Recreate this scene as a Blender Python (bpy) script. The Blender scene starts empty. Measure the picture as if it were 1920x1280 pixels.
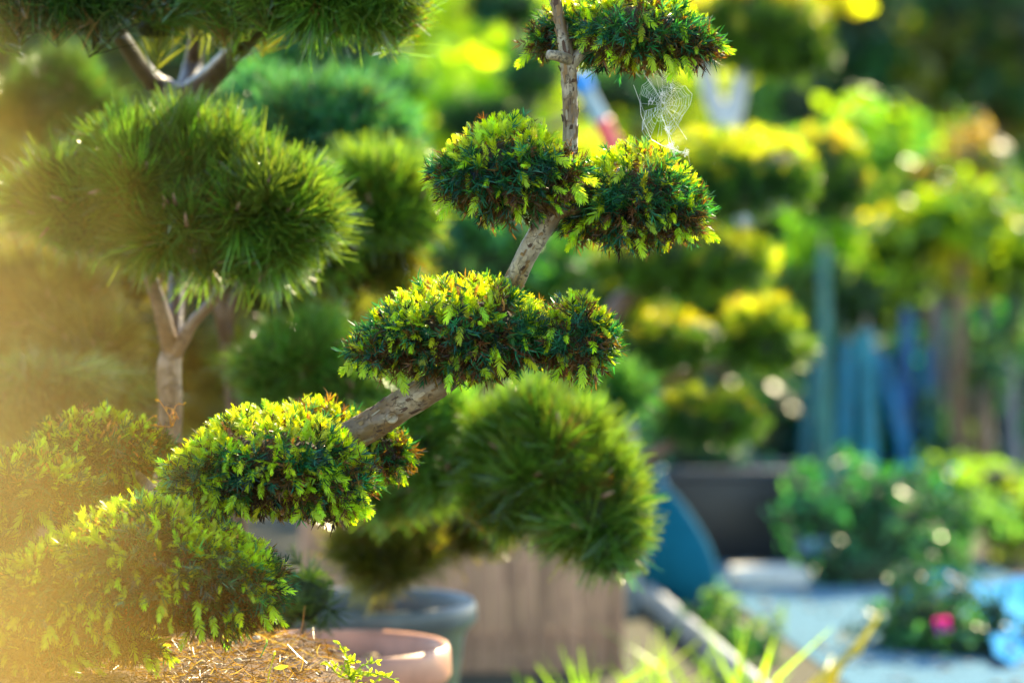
import bpy, math
import numpy as np
from mathutils import Vector

# ------------------------------------------------------------------ camera, world, sun, exposure
sc = bpy.context.scene
C = sc.collection
PITCH = math.atan(265 / 6000)
CAM = np.array([0.0, 0.0, 1.2])
cd = bpy.data.cameras.new('camera')
cam = bpy.data.objects.new('camera', cd)
C.objects.link(cam)
cam.location = CAM
cam.rotation_euler = (math.pi / 2 - PITCH, 0, 0)
cd.sensor_width = 36
cd.lens = 112.5
cd.clip_start = 0.05
cd.clip_end = 500
cd.dof.use_dof = True
cd.dof.focus_distance = 4.93
cd.dof.aperture_fstop = 2.0
cd.dof.aperture_blades = 0
sc.camera = cam

SUN_AZ = math.radians(27)      # to the right of the view direction (+Y)
SUN_EL = math.radians(33)
w = bpy.data.worlds.new('World')
sc.world = w
w.use_nodes = True
wn = w.node_tree
bg = wn.nodes['Background']
sky = wn.nodes.new('ShaderNodeTexSky')
sky.sky_type = 'NISHITA'
sky.sun_disc = False
sky.sun_elevation = SUN_EL
sky.sun_rotation = SUN_AZ
sky.air_density = 1.3
sky.dust_density = 0.4
sky.ozone_density = 2.0
wn.links.new(sky.outputs['Color'], bg.inputs['Color'])
bg.inputs['Strength'].default_value = 0.15
sl = bpy.data.lights.new('sun', 'SUN')
sl.energy = 5.0
sl.angle = math.radians(0.5)
sl.color = (1.0, 0.83, 0.5)
so = bpy.data.objects.new('sun', sl)
C.objects.link(so)
to_sun = Vector((math.sin(SUN_AZ) * math.cos(SUN_EL), math.cos(SUN_AZ) * math.cos(SUN_EL), math.sin(SUN_EL)))
so.rotation_euler = to_sun.to_track_quat('Z', 'Y').to_euler()
so.location = (5, 8, 12)
sc.view_settings.view_transform = 'Standard'
sc.view_settings.look = 'None'
sc.view_settings.exposure = 2.08
sc.view_settings.gamma = 1.0
sc.render.engine = 'CYCLES'
sc.cycles.use_denoising = True
sc.cycles.max_bounces = 8
sc.cycles.diffuse_bounces = 4
sc.cycles.glossy_bounces = 3
sc.cycles.transmission_bounces = 5
sc.cycles.transparent_max_bounces = 6
sc.cycles.sample_clamp_indirect = 6

# ------------------------------------------------------------------ maths helpers
rng = np.random.default_rng(7)
FW = np.array([0, math.cos(PITCH), -math.sin(PITCH)])
UP = np.array([0, math.sin(PITCH), math.cos(PITCH)])
RT = np.array([1.0, 0, 0])
def at(px, py, d):
    """world point seen at photo pixel (px, py), d metres along the view axis"""
    return CAM + d * (FW + RT * (px - 960) / 6000 + UP * (640 - py) / 6000)
def ground(px, py, z=0.0):
    v = FW + RT * (px - 960) / 6000 + UP * (640 - py) / 6000
    return CAM + v * (z - CAM[2]) / v[2]
def unit(v):
    return v / np.maximum(np.linalg.norm(v, axis=-1, keepdims=True), 1e-9)
def noise(p, f, seed=0):
    r = np.random.default_rng(seed)
    out = 0
    for k in range(5):
        a = r.normal(size=3); a /= np.linalg.norm(a)
        out = out + np.sin(p @ a * f * (0.7 + 0.25 * k) + r.uniform(0, 6.28))
    return out / 3.0

# ------------------------------------------------------------------ mesh helpers
def to_mesh(name, parts, mats, smooth=False):
    """parts: list of (verts, quads, colours or None, material index); quads -1 in last slot = triangle"""
    VV, LL, TT, CC, MM = [], [], [], [], []
    off = 0
    for V, Q, col, mi in parts:
        V = np.asarray(V, float); Q = np.asarray(Q, int)
        if len(Q) == 0: continue
        if col is None: col = (0.5, 0.5, 0.5)
        col = np.broadcast_to(np.asarray(col, float), (len(V), 3))
        VV.append(V); CC.append(col)
        tri = Q[:, 3] < 0
        tot = np.where(tri, 3, 4)
        L = (Q + off).ravel()[(np.concatenate([np.ones((len(Q), 3), bool), ~tri[:, None]], 1)).ravel()]
        LL.append(L); TT.append(tot); MM.append(np.full(len(Q), mi)); off += len(V)
    V = np.concatenate(VV).astype(np.float32); L = np.concatenate(LL).astype(np.int32)
    T = np.concatenate(TT).astype(np.int32); M = np.concatenate(MM).astype(np.int32)
    col = np.concatenate(CC).astype(np.float32)
    me = bpy.data.meshes.new(name)
    me.vertices.add(len(V)); me.vertices.foreach_set('co', V.ravel())
    me.loops.add(len(L)); me.loops.foreach_set('vertex_index', L)
    me.polygons.add(len(T))
    me.polygons.foreach_set('loop_start', np.concatenate([[0], np.cumsum(T)[:-1]]).astype(np.int32))
    me.polygons.foreach_set('material_index', M)
    if smooth: me.polygons.foreach_set('use_smooth', np.ones(len(T), bool))
    a = me.attributes.new('tint', 'FLOAT_COLOR', 'POINT')
    a.data.foreach_set('color', np.concatenate([col, np.ones((len(col), 1), np.float32)], 1).ravel())
    for m in mats: me.materials.append(m)
    me.update(calc_edges=True)
    return me
def obj(name, parts, mats, parent=None, smooth=False):
    o = bpy.data.objects.new(name, to_mesh(name, parts, mats if isinstance(mats, list) else [mats], smooth))
    C.objects.link(o)
    if parent is not None:
        o.parent = parent
        o.matrix_parent_inverse = parent.matrix_world.inverted()
    return o
def tag(o, label, cat, group=None, kind=None):
    o['label'] = label; o['category'] = cat
    if group: o['group'] = group
    if kind: o['kind'] = kind
    return o
def thing(name, loc, label, cat, group=None):
    e = bpy.data.objects.new(name, None)
    C.objects.link(e); e.location = loc; e.empty_display_size = 0.05
    bpy.context.view_layer.update()
    return tag(e, label, cat, group)
def struct(name, parts, mats, smooth=False):
    o = obj(name, parts, mats, None, smooth); o['kind'] = 'structure'; return o

def smooth_path(P, n):
    P = np.asarray(P, float); k = len(P)
    t = np.linspace(0, k - 1, n); i = np.minimum(t.astype(int), k - 2); f = (t - i)[:, None]
    p0 = P[np.maximum(i - 1, 0)]; p1 = P[i]; p2 = P[i + 1]; p3 = P[np.minimum(i + 2, k - 1)]
    return 0.5 * (2 * p1 + (p2 - p0) * f + (2 * p0 - 5 * p1 + 4 * p2 - p3) * f ** 2 + (3 * p1 - p0 - 3 * p2 + p3) * f ** 3)
def tube(P, R, seg=10, n=None, rough=0.0, col=None, mi=0, seed=0, cap=True):
    P = np.asarray(P, float); R = np.broadcast_to(np.asarray(R, float), (len(P),))
    if n:
        q = smooth_path(np.concatenate([P, R[:, None]], 1), n); P = q[:, :3]; R = np.maximum(q[:, 3], 1e-5)
    T = unit(np.gradient(P, axis=0))
    ref = np.array([0, 1.0, 0]) if abs(T[0][1]) < 0.8 else np.array([1.0, 0, 0])
    X = []
    x = np.cross(T[0], ref); x /= np.linalg.norm(x)
    for t in T:
        x = x - t * (x @ t); x = x / np.linalg.norm(x); X.append(x)
    X = np.array(X); Y = np.cross(T, X)
    a = np.linspace(0, 2 * math.pi, seg, endpoint=False)
    D = X[:, None] * np.cos(a)[None, :, None] + Y[:, None] * np.sin(a)[None, :, None]
    V = P[:, None] + D * R[:, None, None]
    V = V.reshape(-1, 3)
    if rough:
        rr = np.repeat(R, seg)[:, None]
        V = V + D.reshape(-1, 3) * rr * rough * (noise(V, 2.2 / R.mean(), seed) + 0.6 * noise(V, 6 / R.mean(), seed + 1))[:, None]
    m = len(P); i, j = np.meshgrid(np.arange(m - 1), np.arange(seg), indexing='ij')
    i = i.ravel(); j = j.ravel(); j2 = (j + 1) % seg
    Q = np.stack([i * seg + j, i * seg + j2, (i + 1) * seg + j2, (i + 1) * seg + j], 1)
    if cap:
        V = np.concatenate([V, P[:1], P[-1:]]); b = m * seg; jj = np.arange(seg); j2 = (jj + 1) % seg
        Q = np.concatenate([Q, np.stack([jj * 0 + b, j2, jj, jj * 0 - 1], 1), np.stack([jj * 0 + b + 1, (m - 1) * seg + jj, (m - 1) * seg + j2, jj * 0 - 1], 1)])
    return (V, Q, col, mi)
def lathe(prof, c, seg=48, col=None, mi=0, sx=1, sy=1):
    prof = np.asarray(prof, float); a = np.linspace(0, 2 * math.pi, seg, endpoint=False)
    V = np.stack([prof[:, :1] * np.cos(a) * sx + c[0], prof[:, :1] * np.sin(a) * sy + c[1], prof[:, 1:] + 0 * a + c[2]], -1).reshape(-1, 3)
    m = len(prof); i, j = np.meshgrid(np.arange(m - 1), np.arange(seg), indexing='ij')
    i = i.ravel(); j = j.ravel(); j2 = (j + 1) % seg
    return (V, np.stack([i * seg + j, i * seg + j2, (i + 1) * seg + j2, (i + 1) * seg + j], 1), col, mi)
def box(c, s, rotz=0, col=None, mi=0, bev=0.0, tilt=0):
    """chamfered box"""
    b = max(bev, 1e-4); hx, hy, hz = np.asarray(s) / 2
    bm = bpy_box(hx, hy, hz, min(b, hx * .9, hy * .9, hz * .9))
    V, Q = bm
    V = V.copy()
    if tilt:
        ct, st = math.cos(tilt), math.sin(tilt)
        V = V @ np.array([[ct, 0, st], [0, 1, 0], [-st, 0, ct]]).T
    cz, sz = math.cos(rotz), math.sin(rotz)
    V = V @ np.array([[cz, -sz, 0], [sz, cz, 0], [0, 0, 1]]).T + np.asarray(c)
    return (V, Q, col, mi)
def bpy_box(hx, hy, hz, b):
    import bmesh
    bm = bmesh.new(); bmesh.ops.create_cube(bm, size=2)
    for v in bm.verts: v.co.x *= hx; v.co.y *= hy; v.co.z *= hz
    bmesh.ops.bevel(bm, geom=bm.edges[:], offset=b, segments=2, affect='EDGES', profile=0.5)
    bmesh.ops.triangulate(bm, faces=[f for f in bm.faces if len(f.verts) > 4])
    bm.verts.ensure_lookup_table()
    V = np.array([v.co[:] for v in bm.verts]); Q = [[v.index for v in f.verts] + ([-1] if len(f.verts) == 3 else []) for f in bm.faces]
    bm.free()
    return V, np.array(Q)
def blob(c, r, nu=28, nv=16, amp=0.1, f=3.0, col=None, mi=0, seed=0, low=1.0):
    c = np.asarray(c, float); r = np.asarray(r, float)
    th = np.linspace(0.001, math.pi - 0.001, nv); ph = np.linspace(0, 2 * math.pi, nu, endpoint=False)
    T, Pp = np.meshgrid(th, ph, indexing='ij')
    U = np.stack([np.sin(T) * np.cos(Pp), np.sin(T) * np.sin(Pp), np.cos(T)], -1).reshape(-1, 3)
    k = 1 + amp * noise(U, f, seed)
    V = U * k[:, None] * r
    V[:, 2] = np.where(V[:, 2] < 0, V[:, 2] * low, V[:, 2])
    V = V + c
    i, j = np.meshgrid(np.arange(nv - 1), np.arange(nu), indexing='ij'); i = i.ravel(); j = j.ravel(); j2 = (j + 1) % nu
    return (V, np.stack([i * nu + j, (i + 1) * nu + j, (i + 1) * nu + j2, i * nu + j2], 1), col, mi)

# ------------------------------------------------------------------ materials
def new_mat(name):
    m = bpy.data.materials.new(name); m.use_nodes = True
    nt = m.node_tree; return m, nt, nt.nodes, nt.links, nt.nodes['Principled BSDF']
def leaf_mat(name, rough=0.4, trans=0.4, spec=0.5, warm=(1.35, 1.25, 0.5)):
    m, nt, N, L, P = new_mat(name)
    a = N.new('ShaderNodeAttribute'); a.attribute_name = 'tint'
    L.new(a.outputs['Color'], P.inputs['Base Color'])
    P.inputs['Roughness'].default_value = rough
    P.inputs['Specular IOR Level'].default_value = spec
    t = N.new('ShaderNodeBsdfTranslucent')
    mx = N.new('ShaderNodeMix'); mx.data_type = 'RGBA'; mx.blend_type = 'MULTIPLY'; mx.inputs[0].default_value = 1
    L.new(a.outputs['Color'], mx.inputs[6]); mx.inputs[7].default_value = (*warm, 1)
    L.new(mx.outputs[2], t.inputs['Color'])
    s = N.new('ShaderNodeMixShader'); s.inputs[0].default_value = trans
    L.new(P.outputs[0], s.inputs[1]); L.new(t.outputs[0], s.inputs[2])
    L.new(s.outputs[0], N['Material Output'].inputs['Surface'])
    return m
def tint_mat(name, rough=0.7, spec=0.4, bump=0.0, bscale=60, var=0.25, metal=0, stretch=(1, 1, 1), coat=0):
    m, nt, N, L, P = new_mat(name)
    a = N.new('ShaderNodeAttribute'); a.attribute_name = 'tint'
    tc = N.new('ShaderNodeTexCoord'); mp = N.new('ShaderNodeMapping'); mp.inputs['Scale'].default_value = stretch
    L.new(tc.outputs['Object'], mp.inputs['Vector'])
    n = N.new('ShaderNodeTexNoise'); n.inputs['Scale'].default_value = bscale; n.inputs['Detail'].default_value = 6
    L.new(mp.outputs[0], n.inputs['Vector'])
    hv = N.new('ShaderNodeHueSaturation'); L.new(a.outputs['Color'], hv.inputs['Color'])
    mr = N.new('ShaderNodeMapRange'); mr.inputs[1].default_value = 0.3; mr.inputs[2].default_value = 0.7
    mr.inputs[3].default_value = 1 - var; mr.inputs[4].default_value = 1 + var
    L.new(n.outputs['Fac'], mr.inputs[0]); L.new(mr.outputs[0], hv.inputs['Value'])
    L.new(hv.outputs[0], P.inputs['Base Color'])
    P.inputs['Roughness'].default_value = rough; P.inputs['Specular IOR Level'].default_value = spec
    P.inputs['Metallic'].default_value = metal; P.inputs['Coat Weight'].default_value = coat
    if bump:
        b = N.new('ShaderNodeBump'); b.inputs['Strength'].default_value = bump; b.inputs['Distance'].default_value = 0.004
        L.new(n.outputs['Fac'], b.inputs['Height']); L.new(b.outputs[0], P.inputs['Normal'])
    return m
def bark_mat(name, base, pale, dark, scale=1.0):
    m, nt, N, L, P = new_mat(name)
    tc = N.new('ShaderNodeTexCoord')
    n1 = N.new('ShaderNodeTexNoise'); n1.inputs['Scale'].default_value = 38 * scale; n1.inputs['Detail'].default_value = 8; n1.inputs['Roughness'].default_value = 0.65
    n2 = N.new('ShaderNodeTexNoise'); n2.inputs['Scale'].default_value = 13 * scale; n2.inputs['Detail'].default_value = 4
    vo = N.new('ShaderNodeTexVoronoi'); vo.feature = 'DISTANCE_TO_EDGE'; vo.inputs['Scale'].default_value = 60 * scale
    wp = N.new('ShaderNodeMix'); wp.data_type = 'RGBA'; wp.inputs[0].default_value = 0.06
    L.new(tc.outputs['Object'], wp.inputs[6]); L.new(n1.outputs['Color'], wp.inputs[7])
    for n in (n1, n2): L.new(tc.outputs['Object'], n.inputs['Vector'])
    L.new(wp.outputs[2], vo.inputs['Vector'])
    cr = N.new('ShaderNodeValToRGB'); cr.color_ramp.elements[0].position = 0.44; cr.color_ramp.elements[0].color = (*base, 1)
    cr.color_ramp.elements[1].position = 0.58; cr.color_ramp.elements[1].color = (*pale, 1)
    L.new(n2.outputs['Fac'], cr.inputs[0])
    c2 = N.new('ShaderNodeValToRGB'); c2.color_ramp.elements[0].position = 0.0; c2.color_ramp.elements[0].color = (1, 1, 1, 1)
    c2.color_ramp.elements[1].position = 0.05; c2.color_ramp.elements[1].color = (0, 0, 0, 1)
    L.new(vo.outputs['Distance'], c2.inputs[0])
    gate = N.new('ShaderNodeMath'); gate.operation = 'GREATER_THAN'; gate.inputs[1].default_value = 0.50; L.new(n1.outputs['Fac'], gate.inputs[0])
    mul = N.new('ShaderNodeMath'); mul.operation = 'MULTIPLY'; L.new(c2.outputs[0], mul.inputs[0]); L.new(gate.outputs[0], mul.inputs[1])
    mx = N.new('ShaderNodeMix'); mx.data_type = 'RGBA'; L.new(mul.outputs[0], mx.inputs[0]); L.new(cr.outputs[0], mx.inputs[6]); mx.inputs[7].default_value = (*dark, 1)
    hv = N.new('ShaderNodeHueSaturation'); L.new(mx.outputs[2], hv.inputs['Color'])
    mr = N.new('ShaderNodeMapRange'); mr.inputs[1].default_value = .3; mr.inputs[2].default_value = .7; mr.inputs[3].default_value = .5; mr.inputs[4].default_value = 1.45
    L.new(n1.outputs['Fac'], mr.inputs[0]); L.new(mr.outputs[0], hv.inputs['Value'])
    L.new(hv.outputs[0], P.inputs['Base Color'])
    P.inputs['Roughness'].default_value = 0.42
    b = N.new('ShaderNodeBump'); b.inputs['Strength'].default_value = 0.7; b.inputs['Distance'].default_value = 0.003
    sub = N.new('ShaderNodeMath'); sub.operation = 'SUBTRACT'; L.new(n1.outputs['Fac'], sub.inputs[0]); L.new(mul.outputs[0], sub.inputs[1])
    L.new(sub.outputs[0], b.inputs['Height']); L.new(b.outputs[0], P.inputs['Normal'])
    return m
M_YEW = leaf_mat('yew_needles', 0.34, 0.52, 0.4, (1.7, 1.4, 0.2))
M_PINE = leaf_mat('pine_needles', 0.22, 0.5, 0.8, (1.6, 1.3, 0.3))
M_LEAF = leaf_mat('broad_leaves', 0.35, 0.6, 0.6, (1.4, 1.25, 0.25))
M_GOLD = leaf_mat('flare_gold_leaves', 0.6, 0.6, 0.3, (1.1, 1.0, 0.7))  # leaves of the added near-lens shrub that imitates flare
M_BARK = bark_mat('yew_bark', (0.15, 0.085, 0.028), (0.29, 0.235, 0.15), (0.04, 0.024, 0.014))
M_PBARK = bark_mat('pine_bark', (0.13, 0.065, 0.028), (0.20, 0.13, 0.075), (0.05, 0.03, 0.02), 0.5)
M_DBARK = bark_mat('shade_toned_pine_bark', (0.05, 0.028, 0.014), (0.085, 0.05, 0.03), (0.02, 0.012, 0.008), 0.5)  # darker copy of the pine bark, canopy shade put into its colour
M_WOODY = tint_mat('twig_wood', 0.8, 0.3, 0.3, 90)
M_MATTE = tint_mat('matte_surface', 0.8, 0.3, 0.5, 70)
M_PLASTIC = tint_mat('weathered_plastic', 0.42, 0.5, 0.15, 12, 0.28)
M_SOIL = tint_mat('soil', 0.95, 0.2, 1.0, 45, 0.5)
M_PLANK = tint_mat('weathered_planks', 0.75, 0.3, 0.5, 22, 0.35, 0, (1, 1, 0.08))
M_PAVE = tint_mat('paving', 0.55, 0.5, 0.3, 14, 0.12)
M_PATH = tint_mat('shade_toned_gravel_path', 1.0, 0.0, 0.5, 60, 0.3)  # path tint is darkened and blued: shade and sky put into the colour
M_CLOTH = tint_mat('crumpled_sheeting', 0.85, 0.05, 0.1, 30, 0.12)
M_SILK = leaf_mat('spider_silk', 0.3, 0.35, 0.8, (1, 1, 1))

# ------------------------------------------------------------------ blades, shoots, tufts
def blades(B, D, S, Ln, Wd, droop, shape=(0.55, 1.0, 0.3), cup=0.0):
    """N needles: base B, direction D, side S, length Ln, width Wd, droop vector"""
    N = len(B); Ln = np.broadcast_to(Ln, (N,))[:, None]; Wd = np.broadcast_to(Wd, (N,))[:, None]
    droop = np.broadcast_to(droop, (N, 3))
    rows = []
    for t, h in zip((0, 0.5, 1.0), shape):
        c = B + D * Ln * t + droop * t * t
        rows += [c - S * Wd * h / 2, c + S * Wd * h / 2]
    V = np.stack(rows, 1).reshape(-1, 3)
    k = np.arange(N)[:, None] * 6
    Q = np.concatenate([k + np.array([0, 1, 3, 2]), k + np.array([2, 3, 5, 4])])
    return V, Q
def rand_unit(n, r=rng):
    return unit(r.normal(size=(n, 3)))
def shoot_new(r, n=13, L=0.031, nl=0.0115, wd=0.0023):
    """flat fresh yew shoot: axis +Z, ranks +-X, face +Y"""
    t = np.linspace(0.08, 1, n); t = np.repeat(t, 2) + r.uniform(-0.02, 0.02, 2 * n)
    sgn = np.tile([1, -1], n)
    k = r.uniform(0.0, 0.35) * L
    B = np.stack([0 * t, -k * t * t, L * t], 1)
    ang = np.radians(58 - 40 * t + r.uniform(-8, 8, 2 * n))
    D = unit(np.stack([sgn * np.sin(ang), 0.25 * r.uniform(-1, 1, 2 * n) - 0.25 * t, np.cos(ang)], 1))
    S = unit(np.cross(D, np.array([0, 1.0, 0])) + 0.35 * r.normal(size=(2 * n, 3)))
    Ln = nl * (0.7 + 0.5 * np.sin(t * 2.6)) * r.uniform(0.85, 1.1, 2 * n)
    V, Q = blades(B, D, S, Ln, wd, np.array([0, -0.003, 0]) * r.uniform(0.2, 1))
    f = np.repeat(0.75 + 0.35 * t, 6)
    return V, Q, f
def shoot_old(r, n=20, L=0.036, nl=0.019, wd=0.0023):
    t = np.sort(r.uniform(0.0, 1, n)); a = r.uniform(0, 2 * math.pi, n)
    a = np.where(r.uniform(size=n) < 0.7, np.where(np.cos(a) > 0, 0, math.pi) + r.normal(size=n) * 0.5, a)
    B = np.stack([0 * t, 0 * t, L * t], 1)
    ang = np.radians(65 - 35 * t + r.uniform(-12, 12, n))
    D = unit(np.stack([np.cos(a) * np.sin(ang), np.sin(a) * np.sin(ang), np.cos(ang)], 1))
    S = unit(np.cross(D, rand_unit(n, r)))
    V, Q = blades(B, D, S, nl * r.uniform(0.7, 1.15, n), wd, r.normal(size=(n, 3)) * 0.002)
    return V, Q, np.repeat(r.uniform(0.6, 1.25, n), 6)
def tuft_pine(r, n=60, nl=0.07, wd=0.0016, spread=48):
    """a candle's fan of long needles: axis +Z"""
    t = r.uniform(0, 1, n) ** 0.8; a = r.uniform(0, 2 * math.pi, n)
    ang = np.radians(spread * (1.15 - 0.75 * t) + r.normal(size=n) * 8)
    D = np.stack([np.cos(a) * np.sin(ang), np.sin(a) * np.sin(ang), np.cos(ang)], 1)
    B = np.stack([0 * t, 0 * t, nl * 0.7 * (t - 1)], 1)
    S = unit(np.cross(D, rand_unit(n, r)))
    V, Q = blades(B, D, S, nl * r.uniform(0.75, 1.15, n), wd, D * 0 + r.normal(size=(n, 3)) * nl * 0.06, (0.9, 1.0, 0.35))
    return V, Q, np.repeat(r.uniform(0.7, 1.3, n), 6)
def leaf_clump(r, n=14, ln=0.05, wd=0.028, rad=0.06):
    B = rand_unit(n, r) * rad * r.uniform(0.1, 1, (n, 1)); D = rand_unit(n, r) * [1, 1, .7]; D = unit(D)
    S = unit(np.cross(D, rand_unit(n, r)))
    V, Q = blades(B, D, S, ln * r.uniform(.6, 1.2, n), wd, np.array([0, 0, -ln * 0.2]), (0.15, 1.0, 0.2))
    return V, Q, np.repeat(r.uniform(0.65, 1.3, n), 6)
def protos(fn, k, seed, **kw):
    r = np.random.default_rng(seed); return [fn(r, **kw) for _ in range(k)]
NEW = protos(shoot_new, 8, 11)
OLD = protos(shoot_old, 8, 12)
PINE = protos(tuft_pine, 10, 13, n=58, nl=0.086, wd=0.0025, spread=42)
PINE_T = protos(tuft_pine, 6, 14, n=42, nl=0.085, wd=0.0022)
CLUMP = protos(leaf_clump, 6, 15)
CLUMP_S = protos(leaf_clump, 6, 16, n=16, ln=0.03, wd=0.012, rad=0.035)
BTUFT = protos(tuft_pine, 6, 17, n=30, nl=0.05, wd=0.004, spread=65)

def scatter(P, A, F, protos_, scale, cols, r, mi=0):
    """instance shoot prototypes at P with axis A and facing F (all N x 3), colours cols (N x 3)"""
    A = unit(A); Y = unit(F - A * np.sum(F * A, 1, keepdims=True)); X = np.cross(Y, A)
    which = r.integers(0, len(protos_), len(P)); scale = np.broadcast_to(scale, (len(P),))
    out = []
    for k, (V, Q, f) in enumerate(protos_):
        s = np.where(which == k)[0]
        if len(s) == 0: continue
        R = np.stack([X[s], Y[s], A[s]], 1)                     # rows: local axes
        W = np.einsum('vk,nkj->nvj', V, R) * scale[s][:, None, None] + P[s][:, None]
        QQ = (Q[None] + (np.arange(len(s)) * len(V))[:, None, None]).reshape(-1, 4)
        cc = np.clip(cols[s][:, None] * f[None, :, None], 0, 0.9).reshape(-1, 3)
        out.append((W.reshape(-1, 3), QQ, cc, mi))
    return out

def sample_pad(lobes, dens, r, seed, amp=0.09, low=0.7, back=0.35, f=4.0):
    """points on the surface of the union of ellipsoid lobes (centre, radii); returns P, normal"""
    PP, NN = [], []
    for li, (c, rad) in enumerate(lobes):
        c = np.asarray(c); rad = np.asarray(rad)
        area = 4 * math.pi * (((rad[0] * rad[1]) ** 1.6 + (rad[0] * rad[2]) ** 1.6 + (rad[1] * rad[2]) ** 1.6) / 3) ** (1 / 1.6)
        n = int(area * dens)
        U = rand_unit(n, r)
        # area-weighted acceptance
        wgt = np.linalg.norm(U / rad, axis=1) * rad.min()
        U = U[r.uniform(size=n) < np.clip(wgt * 1.2, 0.15, 1)]
        k = 1 + amp * noise(U * rad / rad.mean(), f, seed + li)
        V = U * k[:, None] * rad
        V[:, 2] = np.where(V[:, 2] < 0, V[:, 2] * low, V[:, 2])
        Nn = unit(U / rad * np.array([1, 1, 1.0]))
        V = V + c
        keep = np.ones(len(V), bool)
        for lj, (c2, r2) in enumerate(lobes):
            if lj != li: keep &= np.sum(((V - c2) / (np.asarray(r2) * 0.93)) ** 2, 1) > 1
        keep &= (Nn[:, 1] < 0.25) | (Nn[:, 2] > 0.35) | (r.uniform(size=len(V)) < back)
        PP.append(V[keep]); NN.append(Nn[keep])
    return np.concatenate(PP), np.concatenate(NN)

LIME = np.array([0.37, 0.52, 0.012]); TEAL = np.array([0.022, 0.13, 0.08]); DEEP = np.array([0.03, 0.075, 0.02])
RUST = np.array([0.50, 0.24, 0.06]); DEAD = np.array([0.20, 0.11, 0.04])
def mixcol(n, base, r, v=0.18, h=0.08):
    return np.clip(base * (1 + v * r.normal(size=(n, 1))) * (1 + h * r.normal(size=(n, 3))), 0.003, 0.9)

def lumpy(lobes, k, size, pos, seed):
    """break each big lobe into branchlet-sized lumps"""
    r = np.random.default_rng(seed); out = list(lobes)
    for c, rad in lobes:
        if rad[0] < 0.055: continue
        i = np.arange(k) + .5; th = np.arccos(1 - 2 * i / k); ph = i * 2.399 + r.uniform(0, 6)
        U = unit(np.stack([np.sin(th) * np.cos(ph), np.sin(th) * np.sin(ph), np.cos(th)], 1) + .15 * r.normal(size=(k, 3)))
        for u in U:
            out.append((np.asarray(c) + u * rad * pos, np.cbrt(np.prod(rad)) * .4 * size * r.uniform(.85, 1.25) * np.ones(3) + rad * .6 * size * r.uniform(.85, 1.2)))
    return out
def taper(P, lobes, k=0.42):
    """thin a pad towards its rim so that it reads as a lens, not a slab"""
    x0 = min(c[0] - r_[0] for c, r_ in lobes); x1 = max(c[0] + r_[0] for c, r_ in lobes)
    cz = np.mean([c[2] for c, _ in lobes]); u = np.clip((P[:, 0] - (x0 + x1) / 2) / ((x1 - x0) / 2), -1.1, 1.1)
    P = P.copy(); P[:, 2] = cz - 0.01 * u * u + (P[:, 2] - cz) * (1.08 - k * u * u); return P
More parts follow.
